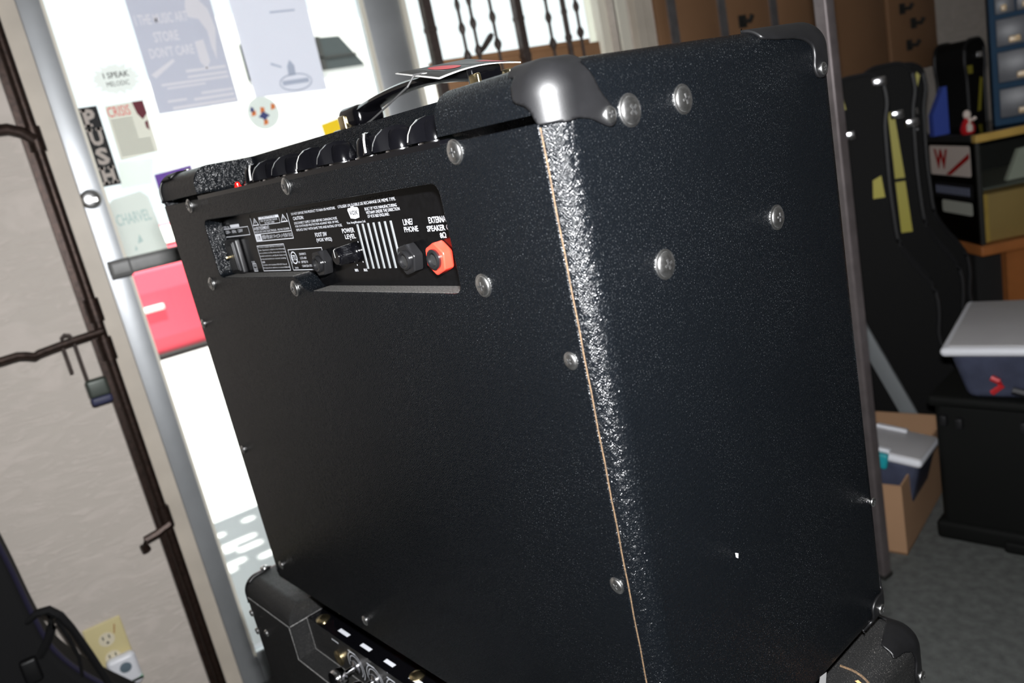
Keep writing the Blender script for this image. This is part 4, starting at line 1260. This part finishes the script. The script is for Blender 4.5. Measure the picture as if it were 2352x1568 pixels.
edge_line(0.222, 'cover_seam', 0.0011, 'seam_tan')
mat('chip_orange', srgb(225, 150, 95), 0.8)
for (y, a, l) in ((0.200, 0.9, 0.012), (0.214, 0.45, 0.003), (0.190, 0.30, 0.003)):
    c_ = Vector((XR - 0.020, 0, ZT - 0.020)); q = []
    for da, dy in ((-0.10, -l / 2), (0.12, -l / 2.5), (0.14, l / 2.2), (-0.04, l / 2)):
        q.append(c_ + Vector((0.0206 * math.sin(a + da), y + dy, 0.0206 * math.cos(a + da))))
    b = MB(); b.add(q, [(0, 1, 2, 3)]); b.build('chip', 'chip_orange', low, smooth=0)

# ================================================================== LEFT: gig bag
bagL = Vector((-1.43, -0.53, 0.0))
bag = thing('gig_bag', 'black soft gig bag with a loose strap leaning at the plaster wall', 'gig bag', bagL, 0)
# outline in (y,z); leaning towards the door with height
pts = [(-0.16, 0.0), (0.33, 0.0), (0.35, 0.06), (0.28, 0.21), (0.205, 0.318), (0.165, 0.385), (0.141, 0.448), (0.134, 0.525), (0.130, 0.62), (0.122, 0.72), (0.10, 0.90), (0.06, 1.02), (-0.05, 1.02), (-0.10, 0.80), (-0.12, 0.60), (-0.22, 0.40), (-0.24, 0.10)]
b = MB(); b.prism(roundpoly(pts, 0.08, 4), (-0.05, 0, 0), Y, Z, 0.11)
bo = b.build('bag_body', 'nylon', bag)
bv = bo.modifiers.new('b', 'BEVEL'); bv.width = 0.018; bv.segments = 4; bv.limit_method = 'ANGLE'; bv.angle_limit = 0.9
ed = roundpoly(pts, 0.08, 4)
b = MB(); b.tube([(0.052, p[0] * 0.985, p[1]) for p in ed], 0.005, 6, True); b.build('piping', 'nylon_edge', bag)
b = MB()
b.tube([(0.052, 0.120, 0.512), (0.058, 0.140, 0.522), (0.060, 0.160, 0.520), (0.062, 0.174, 0.500), (0.064, 0.184, 0.468), (0.066, 0.196, 0.408), (0.068, 0.209, 0.331), (0.070, 0.235, 0.250), (0.07, 0.27, 0.15), (0.06, 0.29, 0.08)], 0.012, 6, flat=0.6)
b.tube([(0.060, 0.160, 0.512), (0.062, 0.154, 0.485), (0.062, 0.140, 0.462), (0.058, 0.120, 0.440)], 0.014, 6, flat=0.6)
b.tube([(0.061, 0.166, 0.495), (0.062, 0.174, 0.450), (0.062, 0.178, 0.405), (0.060, 0.172, 0.365)], 0.006, 6, flat=0.6)
b.build('strap', 'nylon', bag)
b = MB(); b.rbox((0.062, 0.085, 0.40), (0.080, 0.115, 0.45), 0.006, 2); b.build('buckle', 'plastic_black', bag)
b = MB(); b.lathe([(0.005, 0), (0.005, 0.003), (0, 0.004)], (0.058, 0.112, 0.655), X, 12); b.build('zip_pull', 'chrome', bag)

# ================================================================== RIGHT: post, cartons, cases, counter
b = MB(); b.rbox((-0.754, 1.256, 0.0), (-0.724, 1.286, 2.74), 0.005, 2)
pst = thing('steel_post', 'tall satin steel post standing behind the amplifier side', 'post', (-0.748, 1.280, 0))
b.v = [v - Vector((-0.739, 1.271, 0)) for v in b.v]
b.build('upright', 'post_metal', pst)
b = MB(); b.rbox((-0.017, -0.017, 0), (0.017, 0.017, 0.012), 0.003, 1); b.build('foot_cap', 'hook_dark', pst)

# guitar cases
OUT = [(0.10, 0.0), (0.17, 0.03), (0.205, 0.10), (0.205, 0.20), (0.17, 0.29), (0.145, 0.36), (0.155, 0.43), (0.150, 0.50), (0.100, 0.57), (0.066, 0.64), (0.058, 0.80), (0.060, 0.97), (0.072, 1.02), (0.064, 1.08), (0.035, 1.10)]
OUT = OUT + [(-x, z) for x, z in reversed(OUT)]
OUTR = roundpoly(OUT, 0.05, 3)


def guitar_case(label, pos, rz, sc=1.0, tilt=0.0, tapes=(), latches=(), strap=None):
    t = thing('guitar_case', label, 'guitar case', pos, rot=(tilt, 0, rz), group='guitar cases standing by the wall')
    t.scale = (sc, sc, sc)
    b = MB(); b.prism(OUTR, (0, 0.055, 0), X, Z, 0.11)
    o = b.build('case_body', 'case_black', t, smooth=0.5)
    for y in (-0.055, 0.055):
        b = MB(); b.tube([(p[0] * 1.0, y, p[1]) for p in OUTR], 0.0065, 6, True); b.build('edge_binding', 'case_edge', t)
    for (x, z, m_) in latches:
        b = MB(); b.rbox((x - 0.018, -0.066, z - 0.012), (x + 0.018, -0.054, z + 0.012), 0.005, 2); b.build('latch', 'chrome', t)
    for poly in tapes:
        b = MB(); b.prism(poly, (0, -0.0552, 0), X, Z, 0.0015); b.build('tape', 'tape_yellow', t, smooth=0)
    if strap:
        b = MB(); b.tube(strap, 0.010, 8); b.build('carry_handle', 'steel_satin', t)
    return t


FR = math.radians(35)
guitar_case('black guitar case nearest the steel post with yellow tape on its neck', (-1.110, 1.895, 0.005), FR, 1.05, -0.02,
            tapes=[[(-0.055, 0.76), (-0.035, 0.76), (-0.035, 0.84), (-0.050, 0.84)], [(0.015, 0.77), (0.045, 0.77), (0.040, 0.83), (0.018, 0.82)], [(-0.07, 1.02), (-0.03, 1.02), (-0.035, 1.05), (-0.065, 1.05)]],
            latches=[(0.055, 1.075, 0), (-0.03, 0.95, 0)])
guitar_case('black guitar case with a long vertical yellow stripe behind the nearest case', (-1.165, 2.125, 0.005), FR, 1.06, -0.02,
            tapes=[[(0.000, 0.78), (0.026, 0.78), (0.012, 0.97), (-0.004, 0.97)], [(0.004, 0.62), (0.034, 0.62), (0.026, 0.77), (0.0, 0.77)], [(-0.055, 0.955), (-0.005, 0.955), (-0.005, 0.975), (-0.055, 0.975)]],
            latches=[(0.02, 0.96, 0), (0.055, 0.93, 0)])
guitar_case('black guitar case with a curved steel handle left of the glass counter', (-1.240, 2.310, 0.005), FR, 1.05, -0.02,
            tapes=[[(0.035, 0.98), (0.058, 1.06), (0.049, 1.072), (0.025, 1.0)]], latches=[(0.03, 0.955, 0)],
            strap=[(0.004, -0.062, 1.09), (-0.012, -0.075, 1.05), (-0.012, -0.078, 1.02), (0.004, -0.075, 0.985), (0.018, -0.064, 0.95), (0.034, -0.062, 0.90)])
guitar_case('black guitar case standing farthest along the wall behind the blue folder', (-1.500, 3.16, 0.005), math.radians(90), 1.08, 0.0,
            tapes=[[(-0.06, 0.98), (-0.02, 0.98), (-0.02, 1.01), (-0.06, 1.01)], [(0.0, 0.84), (0.03, 0.96), (0.045, 0.955), (0.02, 0.84)]], latches=[(0.02, 1.04, 0)])
# leaning grey valance board
vb = thing('grey_board', 'narrow grey board leaning against the guitar cases', 'board', (-0.915, 1.842, 0.004), rot=(0, math.radians(-23.5), math.radians(17)))
b = MB(); b.rbox((-0.022, -0.008, 0.0), (0.022, 0.008, 0.72), 0.003, 1); b.build('plank', 'valance_grey', vb)

# open carton
cu = Vector((-0.287, 0.958, 0)); cv = Vector((-0.958, -0.287, 0))
ct = thing('open_carton', 'open brown cardboard carton on the carpet holding a small bin', 'box', (-0.753, 1.393, 0), math.atan2(cu.y, cu.x))
b = MB(); L1, L2, HH, tt = 0.44, 0.30, 0.19, 0.005     # local +x = depth, +y = leftwards
b.box((0, 0, 0), (L1, L2, tt)); b.build('bottom', 'cardboard_in', ct, smooth=0)
for nm, lo_, hi_ in (('side_panel', (0, 0, 0), (tt, L2, HH)), ('side_panel', (L1 - tt, 0, 0), (L1, L2, HH * 1.04)), ('side_panel', (tt, 0, 0), (L1 - tt, tt, HH)), ('side_panel', (tt, L2 - tt, 0), (L1 - tt, L2, HH))):
    b = MB(); b.box(lo_, hi_); b.build(nm, 'cardboard', ct, smooth=0)


def bin_(name, label, pos, rot, w_, d_, h_, sc=1.0, group=None):
    t = thing(name, label, 'storage bin', pos, rot=rot, group=group)
    b = MB()
    k = 0.84
    vs_ = [(-w_ / 2 * k, -d_ / 2 * k, 0), (w_ / 2 * k, -d_ / 2 * k, 0), (w_ / 2 * k, d_ / 2 * k, 0), (-w_ / 2 * k, d_ / 2 * k, 0), (-w_ / 2 * .95, -d_ / 2 * .95, h_), (w_ / 2 * .95, -d_ / 2 * .95, h_), (w_ / 2 * .95, d_ / 2 * .95, h_), (-w_ / 2 * .95, d_ / 2 * .95, h_)]
    b.add(vs_, [(0, 3, 2, 1), (4, 5, 6, 7), (0, 1, 5, 4), (1, 2, 6, 5), (2, 3, 7, 6), (3, 0, 4, 7)])
    tb = b.build('tub', 'bin_clear', t, smooth=0)
    bv = tb.modifiers.new('b', 'BEVEL'); bv.width = 0.018; bv.segments = 3
    b = MB(); b.rbox((-w_ / 2, -d_ / 2, h_ - 0.012), (w_ / 2, d_ / 2, h_ + 0.010), 0.011, 4); lid = b.build('lid', 'rim_white', t)
    b = MB(); b.rbox((-w_ / 2 * .95, -d_ / 2 * .93, h_ + 0.004), (w_ / 2 * .95, d_ / 2 * .93, h_ + 0.0125), 0.004, 2); b.build('lid_panel', 'lid_grey', lid)
    for sy in (-1, 1):
        b = MB(); y = sy * d_ / 2
        b.rbox((-w_ * 0.17, y - 0.010, h_ - 0.030), (w_ * 0.17, y + 0.010, h_ + 0.010), 0.006, 2); b.build('latch', 'latch_teal', t)
        b = MB(); b.rbox((-w_ * 0.17, y - 0.012 - sy * 0.016, h_ + 0.010), (w_ * 0.17, y + 0.006 - sy * 0.016, h_ + 0.020), 0.004, 2); b.build('latch_rib', 'rim_white', t)
    return t


sb = bin_('storage_bin', 'small lidded plastic bin with teal latch tilted inside the carton', (-0.905, 1.500, 0.045), (math.radians(-6), math.radians(9), math.radians(17)), 0.235, 0.20, 0.185)
b = MB(); b.rbox((-0.010, -0.096, 0.06), (0.012, -0.088, 0.14), 0.002, 1); b.build('paper_label', 'label_white', sb)

# road case
rc_ = thing('road_case', 'black road case with ribbed edges standing on the carpet', 'case', (-0.742, 1.505, 0), math.radians(12))
b = MB(); b.rbox((0.012, 0.012, 0.012), (0.69, 0.36, 0.375), 0.02, 3); b.build('case_body', 'road_black', rc_)
for lo_, hi_ in (((0, 0, 0.362), (0.702, 0.372, 0.390)), ((0, 0, 0.0), (0.702, 0.372, 0.05))):
    b = MB(); b.rbox(lo_, hi_, 0.012, 2); b.build('edge_rail', 'road_black', rc_)
for i in range(4):
    b = MB(); b.rbox((0.03 + i * 0.17, -0.006, 0.315), (0.045 + i * 0.17, 0.014, 0.343), 0.004, 1); b.rbox((0.065 + i * 0.17, -0.006, 0.31), (0.080 + i * 0.17, 0.014, 0.338), 0.004, 1); b.build('catch', 'case_edge', rc_)
b = MB(); b.rbox((0.155, -0.012, 0.0), (0.30, 0.06, 0.03), 0.008, 2); b.build('skid', 'road_black', rc_)
lb = bin_('storage_bin', 'large lidded grey plastic bin with teal latches on the road case', (-0.470, 1.772, 0.391), (0, 0, math.radians(20)), 0.60, 0.40, 0.125, group=None)
b = MB(); b.tube([(-0.20, -0.186, 0.060), (-0.185, -0.188, 0.052), (-0.18, -0.187, 0.040), (-0.20, -0.183, 0.022)], 0.007, 6); b.build('red_cable', 'cable_red', lb)
b = MB(); b.tube([(-0.16, -0.187, 0.03), (-0.12, -0.185, 0.018), (-0.02, -0.186, 0.018), (-0.07, -0.190, 0.05), (-0.12, -0.189, 0.05)], 0.009, 6); b.build('black_cable', 'bin_stuff', lb)
# pale tub corner at the picture edge
# counter: local +x runs along the long glass front, +y to the back
cn = thing('display_counter', 'glass display counter with yellow wooden rim behind the bins', 'counter', (-1.118, 2.520, 0), math.radians(56.4))
LC, DC = 1.4, 0.42
zt_, zs_ = 0.885, 0.515
b = MB(); b.rbox((-0.004, -0.008, zt_ - 0.022), (LC, 0.022, zt_ + 0.004), 0.004, 2); b.build('top_rail', 'wood_yellow', cn)
b = MB(); b.rbox((-0.006, 0.022, zt_ - 0.020), (0.016, DC, zt_ + 0.004), 0.004, 2); b.build('top_rail', 'dark_inside', cn)
b = MB(); b.box((0.016, 0.022, zt_ - 0.006), (LC, DC, zt_)); b.build('glass_top', 'case_glass', cn, smooth=0)
b = MB(); b.box((0.004, 0.0, zs_), (LC, 0.005, zt_ - 0.022)); b.build('glass_front', 'case_glass', cn, smooth=0)
b = MB(); b.box((0.0, 0.006, zs_), (0.005, DC, zt_ - 0.022)); b.build('glass_end', 'case_glass', cn, smooth=0)
b = MB(); b.rbox((0, 0, zs_), (0.014, 0.014, zt_ - 0.02), 0.002, 1); b.build('corner_post', 'bar_dark', cn)
b = MB(); b.rbox((-0.012, -0.016, zs_ - 0.035), (LC, DC, zs_), 0.005, 2); b.build('base_shelf', 'wood_brown', cn)
b = MB(); b.box((0.01, 0.01, zs_ + 0.185), (LC, DC - 0.02, zs_ + 0.192)); b.build('glass_shelf', 'shelf_grey', cn, smooth=0)
b = MB(); b.box((0.0, DC - 0.01, zs_), (LC, DC, zt_)); b.build('back_board', 'dark_inside', cn, smooth=0)
b = MB(); b.box((0.090, 0.02, 0.0), (LC - 0.02, DC - 0.02, zs_ - 0.035)); b.build('plinth', 'wood_brown', cn, smooth=0)
b = MB(); b.box((0.0, 0.05, 0.0), (0.089, DC - 0.02, zs_ - 0.035)); b.build('kick_panel', 'dark_inside', cn, smooth=0)


def cn_thing(name, label, cat, x, y, z, rz=0.0):
    M_ = Matrix.Translation((-1.118, 2.520, 0)) @ Matrix.Rotation(math.radians(56.4), 4, 'Z')
    p = M_ @ Vector((x, y, z))
    return thing(name, label, cat, p, math.radians(56.4) + rz)


t = cn_thing('tan_carton', 'tan cardboard box on the lower shelf of the glass counter', 'box', 0.03, 0.03, zs_ + 0.001)
b = MB(); b.rbox((0, 0, 0), (0.5, 0.22, 0.165), 0.004, 1); o = b.build('carton', 'tan_box', t)
b = MB(); b.box((0.0, -0.0006, 0.0), (0.014, 0.22, 0.166)); b.build('edge_tape', 'wood_yellow', t, smooth=0)
t = cn_thing('white_packet', 'pale white packet leaning on the upper shelf in the counter', 'packet', 0.13, 0.06, zs_ + 0.194)
b = MB(); b.prism([(0, 0), (0.3, 0), (0.3, 0.11), (0.045, 0.10)], (0, 0.02, 0), X, Z, 0.02); b.build('packet_body', 'paper_pale', t, smooth=0)
# stickers on the end glass of the counter: u runs right in the picture (towards the front corner)
ce = Matrix.Translation((-1.118, 2.520, 0)) @ Matrix.Rotation(math.radians(56.4), 4, 'Z')
EU = Vector((0, -1, 0)); EV = Z


def end_sticker(name, label, z, y, w_, h_, m, extra=None):
    t = thing(name, label, 'sticker', ce @ Vector((-0.0008, y, z)), math.radians(56.4))
    b = MB(); b.prism(roundpoly([(-w_ / 2, -h_ / 2), (w_ / 2, -h_ / 2), (w_ / 2, h_ / 2), (-w_ / 2, h_ / 2)], 0.01, 3), (0.0006, 0, 0), EU, EV, 0.0006)
    b.build('film', m, t, smooth=0)
    if extra: extra(t)
    return t


def wlogo(t):
    b = MB(); b.text('W', -0.105, -0.030, -0.01, 0.040, (0, 0, 0), EU, EV, 0.0004, 0.05)
    b.sheet([(-0.03, -0.050), (0.005, -0.050), (0.13, 0.010), (0.13, 0.030)], (0, 0, 0), EU, EV, 0.0004)
    b.build('red_mark', 'sticker_red', t, smooth=0)


end_sticker('logo_sticker', 'white sticker with red W and diagonal stripe on the counter end', zt_ - 0.085, 0.175, 0.27, 0.105, 'toy_white', wlogo)


def lilac(t):
    for i in range(11):
        b = MB(); b.rect(-0.115 + i * 0.021, -0.014, -0.101 + i * 0.021, 0.014, (0, 0, 0), EU, EV, 0.0004); b.build('letter', 'sticker_lilac', t, smooth=0)


end_sticker('name_sticker', 'black sticker with pale lettering under the red W sticker', zt_ - 0.190, 0.165, 0.26, 0.055, 'sticker_black', lilac)
end_sticker('plain_sticker', 'plain grey sticker lowest on the counter end glass', zt_ - 0.250, 0.145, 0.20, 0.045, 'paper_pale')
t = cn_thing('glass_jar', 'small clear jar on the shelf behind the counter end glass', 'jar', 0.048, 0.30, zs_ + 0.001)
b = MB(); b.lathe([(0.022, 0), (0.024, 0.004), (0.024, 0.055), (0.019, 0.062)], (0, 0, 0), Z, 18); b.build('jar_body', 'drawer_clear', t)
b = MB(); b.lathe([(0.021, 0.062), (0.021, 0.078), (0, 0.078)], (0, 0, 0), Z, 18); b.build('jar_lid', 'steel_satin', t)

# blue small-parts cabinet on the counter
bc = thing('parts_cabinet', 'blue small-parts cabinet with clear drawers on the glass counter', 'cabinet', (-1.158, 2.725, zt_ + 0.004), math.radians(30))
CWd, CDp, CHt = 0.40, 0.15, 0.58
b = MB(); b.box((0, 0.01, 0), (CWd, CDp, CHt)); b.build('housing', 'cabinet_blue', bc, smooth=0)
zl = [0.0, 0.018, 0.122, 0.140, 0.244, 0.262, 0.350, 0.365, 0.43, 0.44, 0.505, 0.515, 0.575]
b = MB()
b.box((0, -0.004, 0), (0.016, 0.012, CHt)); b.box((CWd - 0.016, -0.004, 0), (CWd, 0.012, CHt))
for z0, z1 in ((0, 0.022), (0.122, 0.140), (0.244, 0.258), (0.350, 0.362), (0.428, 0.436), (0.505, 0.513), (0.572, 0.58)): b.box((0.016, -0.004, z0), (CWd - 0.016, 0.012, z1))
b.build('face_frame', 'cabinet_blue', bc, smooth=0)
for (z0, z1, nc) in ((0.022, 0.122, 2), (0.140, 0.244, 2), (0.258, 0.350, 3), (0.362, 0.428, 6), (0.436, 0.505, 6), (0.513, 0.572, 6)):
    ww = (CWd - 0.032) / nc
    for i in range(nc):
        x0 = 0.016 + i * ww
        b = MB(); b.rbox((x0 + 0.002, -0.003, z0 + 0.002), (x0 + ww - 0.002, 0.009, z1 - 0.002), 0.003, 1); dr = b.build('drawer', 'drawer_clear', bc)
        b = MB(); b.rbox((x0 + ww * 0.30, -0.012, z0 + 0.010), (x0 + ww * 0.58, -0.002, z0 + 0.030), 0.004, 2); b.build('drawer_pull', 'drawer_stuff', dr)

t = cn_thing('figurine', 'small red and white figurine standing on the counter corner', 'figurine', 0.022, 0.085, zt_ + 0.004)
b = MB(); b.lathe([(0.018, 0), (0.022, 0.006), (0.024, 0.02), (0.017, 0.040), (0.010, 0.052), (0.008, 0.056)], (0, 0, 0), Z, 16); b.build('coat', 'toy_red', t)
b = MB(); b.lathe([(0, 0.050), (0.008, 0.052), (0.013, 0.062), (0.012, 0.072), (0.006, 0.079), (0, 0.080)], (0, 0, 0), Z, 14); b.build('head', 'toy_white', t)
b = MB(); b.tube([(-0.004, -0.020, 0.012), (-0.006, -0.024, 0.03), (0.002, -0.016, 0.050)], 0.010, 8); b.tube([(0.012, -0.01, 0.046), (0.022, -0.014, 0.052)], 0.006, 6); b.build('arm', 'toy_white', t)
t = cn_thing('blue_folder', 'blue folder standing between figurine and parts cabinet', 'folder', -0.002, 0.235, zt_ + 0.004)
b = MB(); b.prism([(-0.02, 0), (0.035, 0), (0.035, 0.165), (0.024, 0.165), (-0.02, 0.075)], (0, 0.02, 0), X, Z, 0.03); b.build('cover', 'folder_blue', t, smooth=0)
